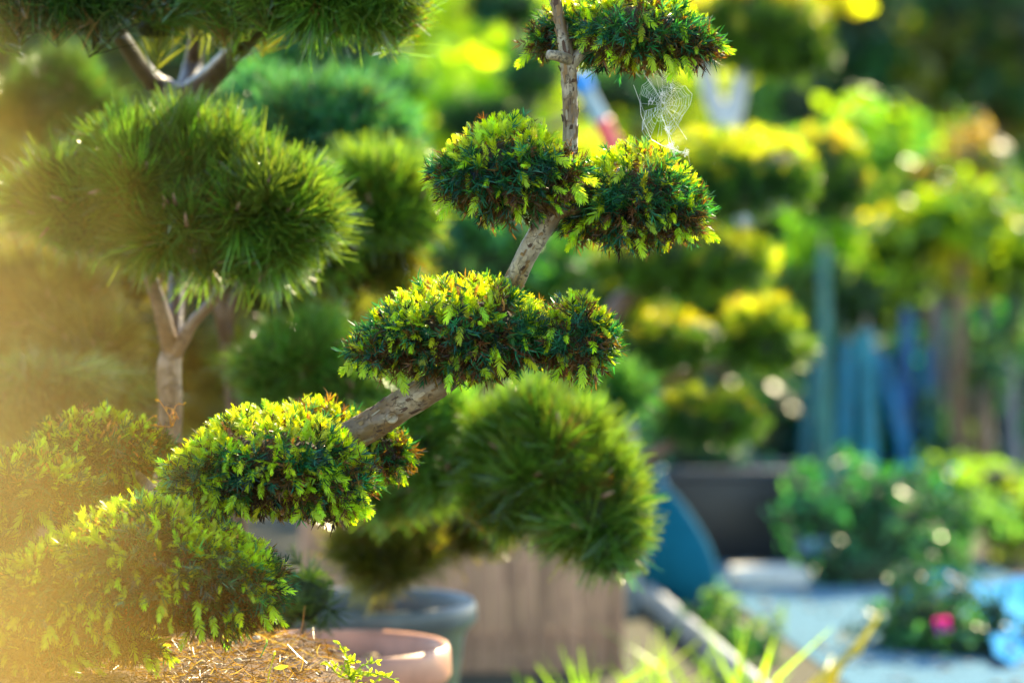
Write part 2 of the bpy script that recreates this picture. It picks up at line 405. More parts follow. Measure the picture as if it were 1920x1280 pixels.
def yew_pad(name, parent, lobes, seed, dens=9500, low=0.65, hang=1.0, newtop=1.1, newside=0.26, rust=0.08, label=None):
    r = np.random.default_rng(seed)
    parts = []
    P, Nn = sample_pad(lumpy(lobes, 12, .31, .69, seed), dens, r, seed, low=low, amp=.07)
    P = taper(P, lobes)
    n = len(P); nz = Nn[:, 2]
    patch = noise(P, 28, seed + 5)                              # fresh growth comes in patches
    pn = np.where(nz > 0.55, newtop, np.where(nz > 0.1, newside + 0.35 * (nz - 0.1), newside * 0.55))
    pn = np.clip(pn * (1 + 0.5 * patch), 0, 1)
    u = r.uniform(size=n)
    isnew = u < pn * 0.92
    # mature shoots
    o = ~isnew
    A = unit(Nn[o] + np.array([0, 0, 0.25]) + 0.55 * r.normal(size=(o.sum(), 3)))
    F = np.array([0, 0, 1.0]) + 0.7 * r.normal(size=(o.sum(), 3))
    oc = mixcol(o.sum(), TEAL, r, 0.4, 0.2); gsel = r.uniform(size=o.sum()) < .3; oc[gsel] = mixcol(gsel.sum(), np.array([0.04, 0.14, 0.03]), r, .3)
    brown = (nz[o] < -0.45) & (r.uniform(size=o.sum()) < 0.6) | (r.uniform(size=o.sum()) < 0.05)
    oc[brown] = mixcol(brown.sum(), DEAD * 0.55, r, 0.4)
    parts += scatter(P[o] - Nn[o] * 0.022, A, F, OLD, r.uniform(0.6, 1.0, o.sum()), oc, r)
    # fresh shoots
    m = isnew; k = m.sum()
    up = np.where(nz[m][:, None] > 0.2, [[0, 0, 0.5]], [[0, 0, -0.75]])
    A = unit(Nn[m] * 0.9 + up + 0.5 * r.normal(size=(k, 3)))
    F = Nn[m] + np.array([0, -0.3, 0.6]) + 0.4 * r.normal(size=(k, 3))
    nc = mixcol(k, LIME, r, 0.18, 0.1)
    rs = r.uniform(size=k) < rust * np.clip(1 + 1.5 * noise(P[m], 22, seed + 9), 0, 4)
    nc[rs] = mixcol(rs.sum(), RUST, r, 0.3)
    parts += scatter(P[m] - Nn[m] * 0.012, A, F, NEW, r.uniform(0.4, 0.8, k) * np.where(rs, .7, 1), nc, r)
    # hanging fringe of fresh shoots under the rim
    for c, rad in lobes:
        kk = int(hang * 190 * rad[0])
        a = r.uniform(0, 2 * math.pi, kk)
        a = np.where(r.uniform(size=kk) < 0.6, -np.abs(a - math.pi), a)
        q = np.stack([np.cos(a) * rad[0], np.sin(a) * rad[1], -low * rad[2] * r.uniform(-0.55, 0.85, kk)], 1) * [0.86, 0.9, 1] + c
        out = np.stack([np.cos(a), np.sin(a), np.full(kk, -0.9)], 1)
        q = taper(q, lobes)
        parts += scatter(q, out + 0.35 * r.normal(size=(kk, 3)), np.stack([0 * a, -1 + 0 * a, 0.3 + 0 * a], 1) + 0.3 * r.normal(size=(kk, 3)), NEW, r.uniform(0.5, 1.05, kk), mixcol(kk, LIME * [0.9, 1.05, 1], r, 0.15), r)
    # inner tangle of dead needles; added dark core blob stops light leaking through
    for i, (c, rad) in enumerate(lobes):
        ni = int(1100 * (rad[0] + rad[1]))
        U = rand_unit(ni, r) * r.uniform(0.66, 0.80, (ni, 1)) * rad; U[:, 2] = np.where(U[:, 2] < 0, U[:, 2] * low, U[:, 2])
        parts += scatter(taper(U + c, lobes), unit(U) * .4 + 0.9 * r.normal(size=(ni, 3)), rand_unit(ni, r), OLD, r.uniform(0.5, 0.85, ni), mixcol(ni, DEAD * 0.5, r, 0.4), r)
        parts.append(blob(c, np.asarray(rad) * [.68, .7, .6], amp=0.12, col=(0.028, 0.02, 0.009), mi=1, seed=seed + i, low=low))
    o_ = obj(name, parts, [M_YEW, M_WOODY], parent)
    if label: o_['label'] = label
    return o_

PGREEN = np.array([0.095, 0.20, 0.03]); PTEAL = np.array([0.05, 0.19, 0.10]); PDARK = np.array([0.05, 0.12, 0.03])
def pine_pad(name, parent, lobes, seed, dens=900, col=PGREEN, protos_=None, low=0.7, scale=1.0, candles=0.12, upb=0.55, label=None, back=0.35):
    r = np.random.default_rng(seed); protos_ = protos_ or PINE
    P, Nn = sample_pad(lumpy(lobes, 14, .44, .70, seed), dens, r, seed, amp=0.1, low=low, back=back)
    P = taper(P, lobes, 0.3)
    n = len(P)
    A = unit(Nn + np.array([0, 0, upb]) + 0.32 * r.normal(size=(n, 3)))
    pt = noise(P, 22, seed + 8)
    parts = scatter(P - Nn * (0.055 - 0.022 * pt[:, None]) * scale, A, rand_unit(n, r), protos_, scale * r.uniform(0.7, 1.2, n), mixcol(n, col, r, 0.3, 0.14), r)
    old = r.uniform(size=n) < 0.12
    parts += scatter(P[old] - Nn[old] * 0.07 * scale, A[old] + 0.6 * r.normal(size=(old.sum(), 3)), rand_unit(old.sum(), r), protos_, scale * 0.8, mixcol(old.sum(), np.array([0.22, 0.13, 0.04]), r, 0.3), r)
    cn = np.where(r.uniform(size=n) < candles)[0]
    for i in cn[:90]:
        b = P[i] - Nn[i] * 0.02 * scale
        parts.append(tube([b, b + A[i] * 0.012 * scale, b + A[i] * 0.026 * scale], [0.0028 * scale, 0.0032 * scale, 0.001 * scale], 6, col=(0.26, 0.15, 0.09), mi=1))
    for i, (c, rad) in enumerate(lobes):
        parts.append(blob(c, np.asarray(rad) * 0.62, amp=0.15, col=(0.02, 0.03, 0.012), mi=1, seed=seed + i, low=low))  # added dark core, keeps light from passing through the cloud
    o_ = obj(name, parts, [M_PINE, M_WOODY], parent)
    if label: o_['label'] = label
    return o_

def leaf_pad(name, parent, lobes, seed, dens=350, cols=((0.1, 0.25, 0.02),), protos_=None, scale=1.0, low=0.8, mat=None, core=0.72, back=0.4, amp=0.16, loose=0.15, fresh=None):
    """generic crown of leaf clumps"""
    r = np.random.default_rng(seed); protos_ = protos_ or CLUMP
    P, Nn = sample_pad(lobes, dens, r, seed, amp=amp, low=low, back=back, f=5.0)
    n = len(P)
    P = P + Nn * (r.uniform(-1.2, loose * 3, (n, 1)) * 0.09 * scale)
    cols = np.asarray(cols)
    patch = noise(P, 2.5 / max(l[1][0] for l in lobes), seed + 3)
    ci = np.clip(((patch + 1.2) / 2.4 * len(cols) + r.normal(size=n) * 0.45), 0, len(cols) - 1e-3).astype(int)
    cc = cols[ci] * (1 + 0.22 * r.normal(size=(n, 1))); cc = np.clip(cc, 0.005, 0.9)
    if fresh is not None:                                     # spring growth on the upper shoots, sunlit tops put into its lime colour
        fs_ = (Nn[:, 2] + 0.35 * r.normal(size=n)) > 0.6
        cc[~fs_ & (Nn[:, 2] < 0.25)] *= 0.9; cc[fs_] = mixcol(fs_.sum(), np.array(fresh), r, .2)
    parts = scatter(P, Nn + 0.5 * r.normal(size=(n, 3)), rand_unit(n, r), protos_, scale * r.uniform(0.7, 1.3, n), cc, r)
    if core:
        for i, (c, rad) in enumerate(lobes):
            parts.append(blob(c, np.asarray(rad) * core, amp=0.2, col=(0.02, 0.035, 0.01), mi=1, seed=seed + i, low=low))  # dark filler blob added so the crown blocks light
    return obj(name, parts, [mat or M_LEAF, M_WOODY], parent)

def L(px, py, d, ax, az, ay=None):
    """lobe given by its pixel centre, depth and pixel half sizes"""
    k = d / 6000
    return (at(px, py, d), np.array([ax * k, (ay if ay else 0.75 * ax) * k, az * k]))

# ------------------------------------------------------------------ ground
def grid(x0, x1, y0, y1, nx, ny, h, col):
    X, Y = np.meshgrid(np.linspace(x0, x1, nx), np.linspace(y0, y1, ny), indexing='ij')
    V = np.stack([X, Y, h(X, Y)], -1).reshape(-1, 3)
    i, j = np.meshgrid(np.arange(nx - 1), np.arange(ny - 1), indexing='ij'); i = i.ravel(); j = j.ravel()
    return (V, np.stack([i * ny + j, (i + 1) * ny + j, (i + 1) * ny + j + 1, i * ny + j + 1], 1), col, 0)
struct('ground', [grid(-200, 200, -20, 300, 40, 40, lambda x, y: 0 * x, (0.05, 0.045, 0.025))], M_SOIL)
def sstep(a, b, x):
    t = np.clip((x - a) / (b - a), 0, 1); return t * t * (3 - 2 * t)
def mound_h(x, y):
    p = np.stack([x, y, 0 * x], -1).reshape(-1, 3)
    nz = (0.012 * noise(p, 9, 3) + 0.006 * noise(p, 35, 4)).reshape(x.shape)
    e = sstep(-0.02, -0.34, x) * sstep(5.75, 5.25, y) * sstep(3.0, 4.3, y) * sstep(-3.2, -2.4, x)
    return 0.487 * e + nz * e - 0.03 + 0.015 * sstep(-0.2, -0.5, x) * e
struct('soil_mound', [grid(-3.2, 0.0, 3.0, 5.8, 200, 180, mound_h, (0.12, 0.075, 0.045))], M_SOIL, True)
def on_mound(x, y):
    return float(mound_h(np.array([[x]]), np.array([[y]]))[0, 0])
# litter of fallen needles and chips
r = np.random.default_rng(21)
n = 15000
x = r.uniform(-1.1, -0.1, n); y = r.uniform(4.45, 5.45, n)
z = mound_h(x[:, None], y[:, None])[:, 0]
ok = z > 0.2; x, y, z = x[ok], y[ok], z[ok]; n = len(x)
B = np.stack([x, y, z + r.uniform(0, 0.012, n)], 1)
D = unit(np.stack([r.normal(size=n), r.normal(size=n), 0.25 * r.normal(size=n)], 1))
D[: n // 14] = unit(D[: n // 14] + [0, 0, 0.8])
S = unit(np.cross(D, rand_unit(n, r)))
V, Q = blades(B, D, S, r.uniform(0.01, 0.045, n), r.uniform(0.0008, 0.0022, n), r.normal(size=(n, 3)) * 0.005, (0.8, 1, 0.5))
pal = np.array([[0.42, 0.27, 0.14], [0.30, 0.17, 0.09], [0.55, 0.42, 0.28], [0.22, 0.13, 0.08], [0.38, 0.20, 0.08]])
lp = [(V, Q, np.repeat(pal[r.integers(0, 5, n)] * r.uniform(0.22, 0.6, (n, 1)), 6, 0), 0)]
for _ in range(260):
    i = r.integers(0, n); s = r.uniform(0.003, 0.009)
    lp.append(blob(B[i] + [0, 0, 0.003], (s, s * 0.8, s * 0.5), 7, 5, 0.25, 3, pal[r.integers(0, 4)] * r.uniform(0.7, 1.3), 1, int(i)))
tag(obj('needle_litter', lp, [M_LEAF, M_MATTE]), 'brown fallen needles and chips covering the mound', 'litter', kind='stuff')

# ------------------------------------------------------------------ the cloud-pruned yew
yb = at(-120, 1235, 5.05)
yew = thing('cloud_pruned_yew', yb, 'leaning yew with sharp lime-tipped foliage pads on one flaky brown trunk', 'tree')
TP = [(-130, 1260, 5.05, 62), (-20, 1150, 5.06, 54), (120, 1045, 5.05, 50), (290, 955, 5.02, 40), (410, 915, 5.02, 37), (560, 862, 5.02, 35), (670, 812, 5.0, 34), (745, 765, 5.0, 33),
      (850, 697, 5.0, 30), (915, 615, 5.02, 26), (960, 535, 5.02, 23), (992, 470, 5.0, 23), (1030, 405, 5.0, 25), (1056, 355, 5.0, 19), (1068, 290, 5.0, 16.5), (1069, 200, 5.0, 16), (1065, 120, 5.0, 17),
      (1052, 50, 5.0, 12), (1038, -20, 5.0, 10.5), (1020, -110, 5.0, 9)]
pts = [at(a, b, d) for a, b, d, _ in TP]; rad = [q * 4.4 / 6000 for *_, q in TP]
tr = obj('trunk', [tube(pts, rad, 28, 190, 0.035, seed=3)], M_BARK, yew, True)
# peeling bark flakes along the trunk
r = np.random.default_rng(5)
q = smooth_path(np.concatenate([pts, np.array(rad)[:, None]], 1), 400)
fl = []
for _ in range(420):
    i = r.integers(60, 398); c = q[i, :3]; R = q[i, 3]; T = unit(q[i + 1, :3] - q[i - 1, :3])
    o = rand_unit(1, r)[0]; o[1] -= 0.5; o = unit(o - T * (o @ T)); s = np.cross(T, o)
    h = r.uniform(0.002, 0.010); wv = r.uniform(0.001, 0.0035); b = c + o * R * 1.0
    lift = r.uniform(0.0008, 0.0035)
    V = np.array([b - s * wv - T * h, b + s * wv * .7 - T * h * .8, b + s * wv + T * h * .1 + o * lift * .4, b - s * wv * .8 + o * lift * .5, b + s * wv * .6 + T * h + o * lift, b - s * wv * .5 + T * h * .8 + o * lift * 1.2])
    V = V + o * 0.0006
    fl.append((V, np.array([[0, 1, 2, 3], [3, 2, 4, 5]]), np.array([[0.27, 0.22, 0.15], [0.19, 0.115, 0.05], [0.07, 0.04, 0.025]])[r.integers(0, 3)] * r.uniform(.8, 1.2), 0))
fo = obj('bark_flakes', fl, M_WOODY, tr); fo['kind'] = 'stuff'
k5 = 5 / 6000
kn = at(735, 782, 4.968)
obj('knot', [lathe([(0.0005, -.004), (0.003, -.003), (0.0055, .0005), (0.0075, .001), (0.0095, -.003)], (0, 0, 0), 20)], M_BARK, tr, True)
bpy.context.object if False else None
ko = bpy.data.objects['knot']; ko.matrix_world = __import__('mathutils').Matrix.Translation(Vector(kn)) @ Vector((0.1, -1, 0.25)).to_track_quat('Z', 'Y').to_matrix().to_4x4()
def br(path, seed, parent=yew, mat=None, seg=12, rough=0.05, n=30, name='branch'):
    P = [at(a, b, d) for a, b, d, _ in path]; R = [q * d / 6000 for a, b, d, q in path]
    return obj(name, [tube(P, R, seg, n, rough, seed=seed)], mat or M_BARK, parent, True)
br([(1068, 125, 5, 12), (1092, 98, 5, 11), (1130, 84, 5.0, 9), (1200, 75, 5.02, 7), (1280, 70, 5.02, 4)], 1)
br([(1066, 112, 4.99, 11), (1046, 106, 4.97, 10), (1028, 103, 4.96, 9)], 2)
br([(1018, 425, 5, 14), (998, 392, 5, 11), (975, 360, 5, 9), (930, 330, 5.02, 6)], 3)
br([(1040, 400, 5, 14), (1085, 392, 5, 11), (1150, 385, 5.02, 8), (1230, 375, 5.02, 5)], 4)
br([(880, 670, 5.02, 16), (960, 650, 5.02, 11), (1060, 640, 5.04, 7)], 5)
br([(860, 690, 5.02, 16), (800, 660, 5.02, 11), (720, 640, 5.0, 7)], 6)
br([(600, 850, 5.0, 18), (540, 860, 4.96, 13), (450, 870, 4.94, 8)], 7)
br([(330, 955, 5.05, 15), (285, 918, 5.1, 11), (250, 885, 5.15, 8), (190, 860, 5.2, 6)], 8)
br([(120, 1050, 5.0, 26), (220, 1085, 4.95, 18), (330, 1090, 4.92, 12), (430, 1080, 4.92, 7)], 9)
br([(60, 1215, 4.9, 8), (180, 1195, 4.9, 7), (330, 1180, 4.9, 6), (430, 1150, 4.92, 4), (480, 1110, 4.92, 3)], 10)
br([(30, 1110, 5.1, 18), (20, 1000, 5.1, 13), (60, 930, 5.12, 8)], 11)
yew_pad('foliage_pad', yew, [L(1190, 60, 5.04, 142, 78, 120), L(1290, 86, 5.02, 52, 38, 60), L(1080, 45, 5.1, 70, 46, 80), L(1018, 72, 5.08, 22, 32, 30)], 101, low=0.8)
yew_pad('foliage_pad', yew, [L(948, 318, 4.96, 132, 86, 115), L(850, 332, 4.95, 36, 34, 45), L(1062, 318, 4.93, 32, 44, 40)], 102, low=1.0)
yew_pad('foliage_pad', yew, [L(1192, 372, 5.03, 128, 92, 110), L(1280, 398, 5.0, 42, 44, 50), L(1095, 410, 5.05, 40, 34, 60)], 103, low=0.95)
yew_pad('foliage_pad', yew, [L(865, 615, 4.98, 182, 88, 150), L(712, 662, 4.96, 62, 38, 60), L(1000, 605, 5.05, 60, 48, 80)], 104, low=0.95)
yew_pad('foliage_pad', yew, [L(1080, 632, 4.95, 74, 72, 70)], 105, low=0.95)
yew_pad('foliage_pad', yew, [L(510, 862, 4.92, 180, 88, 120), L(390, 885, 4.9, 85, 66, 80), L(630, 895, 4.9, 70, 72, 60)], 106, low=1.15, hang=1.5, newside=0.6, newtop=1.2)
yew_pad('foliage_pad', yew, [L(590, 800, 5.12, 100, 44, 70)], 107, low=0.9, newtop=1.2, newside=0.6)
yew_pad('foliage_pad', yew, [L(722, 848, 5.1, 48, 48, 40)], 108, low=1.0, newside=0.4)
yew_pad('foliage_pad', yew, [L(290, 1060, 4.84, 210, 112, 150), L(120, 1100, 4.82, 150, 100, 110), L(430, 1090, 4.84, 105, 104, 90)], 109, low=0.98, hang=1.4, newside=0.30)
yew_pad('foliage_pad', yew, [L(175, 845, 5.2, 130, 72, 110), L(260, 840, 5.2, 60, 55, 70)], 110, low=0.9, rust=0.25)
yew_pad('foliage_pad', yew, [L(60, 915, 5.0, 125, 72, 100)], 111, low=0.9, rust=0.2)
yew_pad('foliage_pad', yew, [L(-15, 1030, 4.95, 60, 55, 60)], 112, low=0.9, rust=0.2)
yew_pad('foliage_pad', yew, [L(60, 1215, 4.86, 130, 45, 80), L(230, 1200, 4.88, 90, 32, 60)], 113, low=0.9, newside=0.4, dens=5000)

# ------------------------------------------------------------------ pines behind it
def pine(name, base, label):
    return thing(name, base, label, 'tree', 'pines pruned into needle clouds')
pf = pine('cloud_pruned_pine', at(320, 1000, 5.75), 'pine with the big shaggy needle dome at upper left over a forked trunk')
fz = 0.3
def pbr(path, seed, parent, seg=12, name='branch', mat=None):
    return br(path, seed, parent, mat or M_PBARK, seg, 0.06, 30, name)
pbr([(300, 1330, 5.75, 34), (306, 1050, 5.75, 30), (318, 800, 5.75, 24), (318, 690, 5.75, 23), (328, 640, 5.76, 18)], 31, pf, 16, 'trunk')
pbr([(320, 660, 5.75, 18), (300, 575, 5.72, 15), (272, 480, 5.7, 12), (260, 360, 5.7, 8)], 32, pf)
pbr([(325, 670, 5.75, 14), (362, 605, 5.72, 11), (410, 545, 5.7, 10), (378, 490, 5.74, 10), (340, 400, 5.8, 7)], 33, pf)
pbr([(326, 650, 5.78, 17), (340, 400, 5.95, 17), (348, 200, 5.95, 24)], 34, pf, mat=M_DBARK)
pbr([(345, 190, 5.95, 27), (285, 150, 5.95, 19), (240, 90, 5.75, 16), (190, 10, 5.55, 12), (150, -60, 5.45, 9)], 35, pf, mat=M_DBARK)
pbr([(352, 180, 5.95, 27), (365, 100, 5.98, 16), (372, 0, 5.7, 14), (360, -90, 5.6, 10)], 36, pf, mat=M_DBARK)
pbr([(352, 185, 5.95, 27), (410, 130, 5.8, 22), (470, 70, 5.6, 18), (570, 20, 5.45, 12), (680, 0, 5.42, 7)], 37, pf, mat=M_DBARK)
pine_pad('needle_cloud', pf, [L(330, 375, 5.62, 215, 135, 170), L(500, 400, 5.58, 130, 125, 120), L(140, 385, 5.6, 105, 95, 100), L(300, 290, 5.66, 150, 75, 110)], 201, 850, low=1.0, candles=0.18)
pine_pad('needle_cloud', pf, [L(110, 0, 5.45, 150, 55, 100), L(250, -35, 5.5, 130, 50, 90)], 202, 1000, PDARK * 1.2, low=0.9)
pine_pad('needle_cloud', pf, [L(620, -5, 5.42, 185, 65, 110), L(480, -30, 5.45, 120, 55, 90)], 203, 1100, PGREEN, low=0.9)
pine_pad('needle_cloud', pf, [L(390, -40, 5.6, 130, 60, 70)], 204, 800, np.array([0.12, 0.16, 0.03]), low=1.1)
for q_, sd in ((L(450, 45, 5.62, 80, 30, 50), 205), (L(290, 50, 5.62, 55, 28, 50), 206)): pine_pad('needle_cloud', pf, [q_], sd, 220, np.array([0.14, 0.18, 0.03]), low=1.1)

pb = pine('cloud_pruned_pine', at(430, 1000, 6.4), 'bluish green pine behind the shaggy needle dome, its clouds stepping down to the right')
pbr([(452, 1300, 6.4, 19), (440, 800, 6.4, 14), (425, 640, 6.4, 13), (440, 560, 6.4, 14), (480, 510, 6.4, 12), (560, 440, 6.4, 10), (650, 380, 6.45, 8)], 41, pb, 14, 'trunk')
pbr([(425, 640, 6.4, 14), (412, 540, 6.4, 13), (450, 380, 6.5, 12), (560, 280, 6.6, 9)], 42, pb)
pine_pad('needle_cloud', pb, [L(700, 385, 6.25, 120, 95, 110), L(600, 430, 6.2, 110, 80, 100)], 211, 900, PGREEN * 1.1, low=1.0)
pine_pad('needle_cloud', pb, [L(620, 235, 6.6, 150, 75, 120), L(480, 190, 6.7, 90, 50, 80), L(730, 290, 6.65, 80, 60, 80)], 212, 800, PTEAL, low=0.9)
pine_pad('needle_cloud', pb, [L(690, 490, 6.35, 110, 60, 90)], 213, 700, np.array([0.12, 0.15, 0.03]), low=1.1)
pine_pad('needle_cloud', pb, [L(500, 510, 6.6, 120, 95, 80), L(590, 560, 6.6, 80, 60, 80)], 214, 600, np.array([0.12, 0.14, 0.03]), low=1.1)

pp = pine('cloud_pruned_pine', ground(720, 1300), 'round-clouded pine leaning right over the grey pot, in the middle of the photo')
pbr([(715, 1150, 6.9, 24), (730, 1050, 6.8, 22), (800, 950, 6.6, 18), (940, 930, 6.3, 14), (1040, 920, 6.2, 9)], 51, pp, 14, 'trunk')
pbr([(735, 1040, 6.8, 16), (700, 900, 6.6, 14), (620, 760, 6.5, 12), (580, 700, 6.4, 9)], 52, pp)
pbr([(810, 945, 6.6, 14), (900, 860, 6.8, 11), (1080, 780, 7.2, 8)], 53, pp)
pine_pad('needle_cloud', pp, [L(1035, 875, 6.0, 135, 122, 130), L(1105, 950, 5.98, 108, 112, 100), L(1150, 1025, 5.96, 62, 62, 70), L(955, 835, 6.08, 95, 85, 100), L(965, 920, 6.05, 100, 78, 90)], 221, 850, PGREEN * 0.95, low=1.0, candles=.1)
pine_pad('needle_cloud', pp, [L(800, 825, 6.2, 115, 108, 110), L(730, 900, 6.25, 90, 75, 90)], 222, 1000, np.array([0.14, 0.30, 0.06]), low=1.0)
pine_pad('needle_cloud', pp, [L(570, 685, 6.3, 125, 78, 110), L(650, 730, 6.3, 100, 62, 90)], 223, 1200, np.array([0.13, 0.28, 0.06]), low=0.9)
pine_pad('needle_cloud', pp, [L(1090, 740, 7.3, 120, 75, 110)], 224, 500, np.array([0.05, 0.19, 0.05]), low=0.9)
pine_pad('needle_cloud', pp, [L(840, 985, 6.6, 120, 60, 90), L(730, 1020, 6.5, 100, 72, 80)], 225, 600, np.array([0.13, 0.15, 0.04]), low=1.1)

pl = pine('cloud_pruned_pine', at(90, 1000, 6.3), 'dim pine with spiky olive needle clouds low at the left edge')
pbr([(80, 1300, 6.3, 26), (90, 900, 6.3, 22), (70, 650, 6.4, 18), (100, 500, 6.7, 14), (100, 260, 7.2, 10)], 61, pl, 12, 'trunk')
pine_pad('needle_cloud', pl, [L(110, 200, 7.2, 115, 80, 90)], 231, 700, PDARK, low=1.0)
pine_pad('needle_cloud', pl, [L(200, 520, 6.5, 95, 60, 80)], 234, 700, np.array([0.14, 0.16, 0.05]), low=1.1)
pine_pad('needle_cloud', pl, [L(60, 560, 6.3, 150, 90, 110), L(160, 640, 6.2, 90, 70, 80)], 232, 800, np.array([0.12, 0.14, 0.05]), low=1.1)
pine_pad('needle_cloud', pl, [L(80, 740, 6.0, 130, 50, 90), L(220, 760, 6.1, 80, 40, 60)], 233, 800, np.array([0.14, 0.22, 0.10]), low=1.0)

# ------------------------------------------------------------------ spider web
r = np.random.default_rng(33)
hub = (1243, 198); DW = 4.97
def webp(a, rr):
    # slanted oval sheet
    q_ = 1 + .12 * math.sin(3 * a + 1) + .08 * math.sin(5 * a); x = math.cos(a) * rr * 46 * q_; y = math.sin(a) * rr * 63 * q_
    return at(hub[0] + x + 0.25 * y * 0.4, hub[1] - y, DW + 0.0006 * x + 0.0002 * y)
wp = []
angs = [2 * math.pi * i / 22 + r.uniform(-0.08, 0.08) for i in range(22)]
def strand(a, b, rad=0.00022, sag=0.0):
    m = (a + b) / 2 - np.array([0, 0, sag]); wp.append(tube([a, m, b], rad, 4, cap=False, col=(0.8, 0.8, 0.78)))
for i, a in enumerate(angs):
    strand(webp(a, 0.06), webp(a, 0.93 + 0.05 * r.normal()), 0.00012)
for k in range(15):
    rr = 0.10 + k * 0.063
    for i in range(22):
        a0, a1 = angs[i], angs[(i + 1) % 22]
        if a1 < a0: a1 += 2 * math.pi
        am = math.degrees((a0 + a1) / 2) % 360
        if r.uniform() < .09: continue
        if 155 < am < 200 and 0.35 < rr < 0.95: continue
        if 255 < am < 285 and rr > 0.5: continue
        if 100 < am < 125 and rr > 0.45: continue
        strand(webp(a0, rr + 0.018 * r.normal()), webp(a1, rr + 0.018 * r.normal()), r.uniform(.00012, .00026), 0.0006 + 0.0014 * r.uniform())
T1 = at(1206, 137, 5.0)
strand(T1, webp(math.radians(125), 0.5), 0.0002); strand(T1, webp(math.radians(115), 0.2), 0.0002); strand(T1, at(1288, 262, DW), 0.0002)
strand(at(1188, 160, 5), at(1200, 192, DW), 0.0003); strand(at(1200, 192, DW), at(1202, 216, DW), 0.0003); strand(at(1202, 216, DW), at(1222, 262, DW), 0.0003, .001)
strand(at(1222, 262, DW), at(1262, 280, DW), 0.00035, .002); strand(at(1262, 280, DW), at(1290, 287, DW), 0.0004, .001)
strand(at(1240, 215, DW), at(1265, 280, DW), 0.0004); strand(at(1250, 235, DW), at(1256, 278, DW), 0.0003); strand(at(1290, 287, DW), at(1296, 320, 4.98), 0.0001)
for c, s in (((1252, 244), 14), ((1258, 274), 26), ((1266, 282), 18), ((1286, 286), 14), ((1240, 180), 14), ((1260, 165), 10), ((1220, 188), 10)):
    for _ in range(s):
        a = at(c[0] + r.normal() * 4, c[1] + r.normal() * 5, DW); b = at(c[0] + r.normal() * 4, c[1] + r.normal() * 5, DW); strand(a, b, 0.00026)
tag(obj('spider_web', wp, M_SILK), 'torn orb web hanging under the topmost yew pad', 'spider web')

# ------------------------------------------------------------------ pots, fence, kerb, path
tc_ = at(640, 1200, 6.0); tc_[2] = 0
H = 0.37; R0 = 0.205
prof = [(0.0, 0.0), (R0 * .66, 0.0), (R0 * .68, .01), (R0 * .86, H - .075), (R0 * .865, H - .072), (R0 * .98, H - .068), (R0 * 1.01, H - .055), (R0 * 1.0, H - .012), (R0 * .975, H), (R0 * .93, H - .002), (R0 * .9, H - .012), (R0 * .87, H - .05), (R0 * .83, H - .12)]
t = thing('plant_pot', tc_, 'wide terracotta pot with a thick rolled rim beside the mound', 'pot')
obj('pot_body', [lathe(prof, tc_, 64, (0.50, 0.23, 0.14))], M_PLASTIC, t, True)
sp = [lathe([(0.001, H - .05), (R0 * .5, H - .045), (R0 * .89, H - .055)], tc_, 40, (0.13, 0.08, 0.05))]
r = np.random.default_rng(8)
for _ in range(30):
    a = r.uniform(0, 6.28); q = r.uniform(0, .8) * R0; c = tc_ + [q * math.cos(a), q * math.sin(a), H - .045]
    sp.append(blob(c, (r.uniform(.008, .022), r.uniform(.008, .02), .01), 8, 6, .2, 3, (0.42, 0.27, 0.12), 0, int(a * 99)))
obj('soil', sp, M_MATTE, t)
gc_ = at(700, 1115, 6.75); gc_[2] = 0
H = 0.36; R0 = 0.215
t = thing('plant_pot', gc_, 'tall grey plastic pot with a sunlit rim behind the terracotta pot', 'pot')
prof = [(0.0, 0.0), (R0 * .7, 0.0), (R0 * .72, .01), (R0 * .9, H - .07), (R0 * .98, H - .05), (R0 * 1.02, H - .04), (R0 * 1.01, H - .01), (R0 * .98, H), (R0 * .94, H - .002), (R0 * .91, H - .02), (R0 * .86, H - .1)]
obj('pot_body', [lathe(prof, gc_, 64, (0.085, 0.11, 0.115))], M_PLASTIC, t, True)
obj('soil', [lathe([(0.001, H - .05), (R0 * .5, H - .045), (R0 * .9, H - .055)], gc_, 40, (0.11, 0.07, 0.045))], M_SOIL, t)
# plank screen behind the pots
t = thing('plank_screen', at(900, 1200, 8.1) * [1, 1, 0], 'low weathered brown plank screen behind the pots', 'fence')
xl, xr, yy = at(560, 1000, 8.1)[0], at(1172, 1000, 8.1)[0], 8.1
nb = 22; r = np.random.default_rng(9); pk = []
for i in range(nb):
    x0 = xl + (xr - xl) * (i + .5) / nb
    pk.append(box((x0, yy + r.normal() * .002, 0.2), ((xr - xl) / nb - .003, 0.02, 0.42 + r.normal() * .004), 0, np.array([0.36, 0.20, 0.12]) * r.uniform(.95, 1.05), 0, .003))
obj('plank_panel', pk, M_PLANK, t)
obj('rail', [box(((xl + xr) / 2, yy + .03, 0.33), (xr - xl, .03, .05), 0, (0.26, 0.18, 0.12), 0, .003)], M_PLANK, t)
obj('rail', [box(((xl + xr) / 2, yy + .03, 0.08), (xr - xl, .03, .05), 0, (0.26, 0.18, 0.12), 0, .003)], M_PLANK, t)
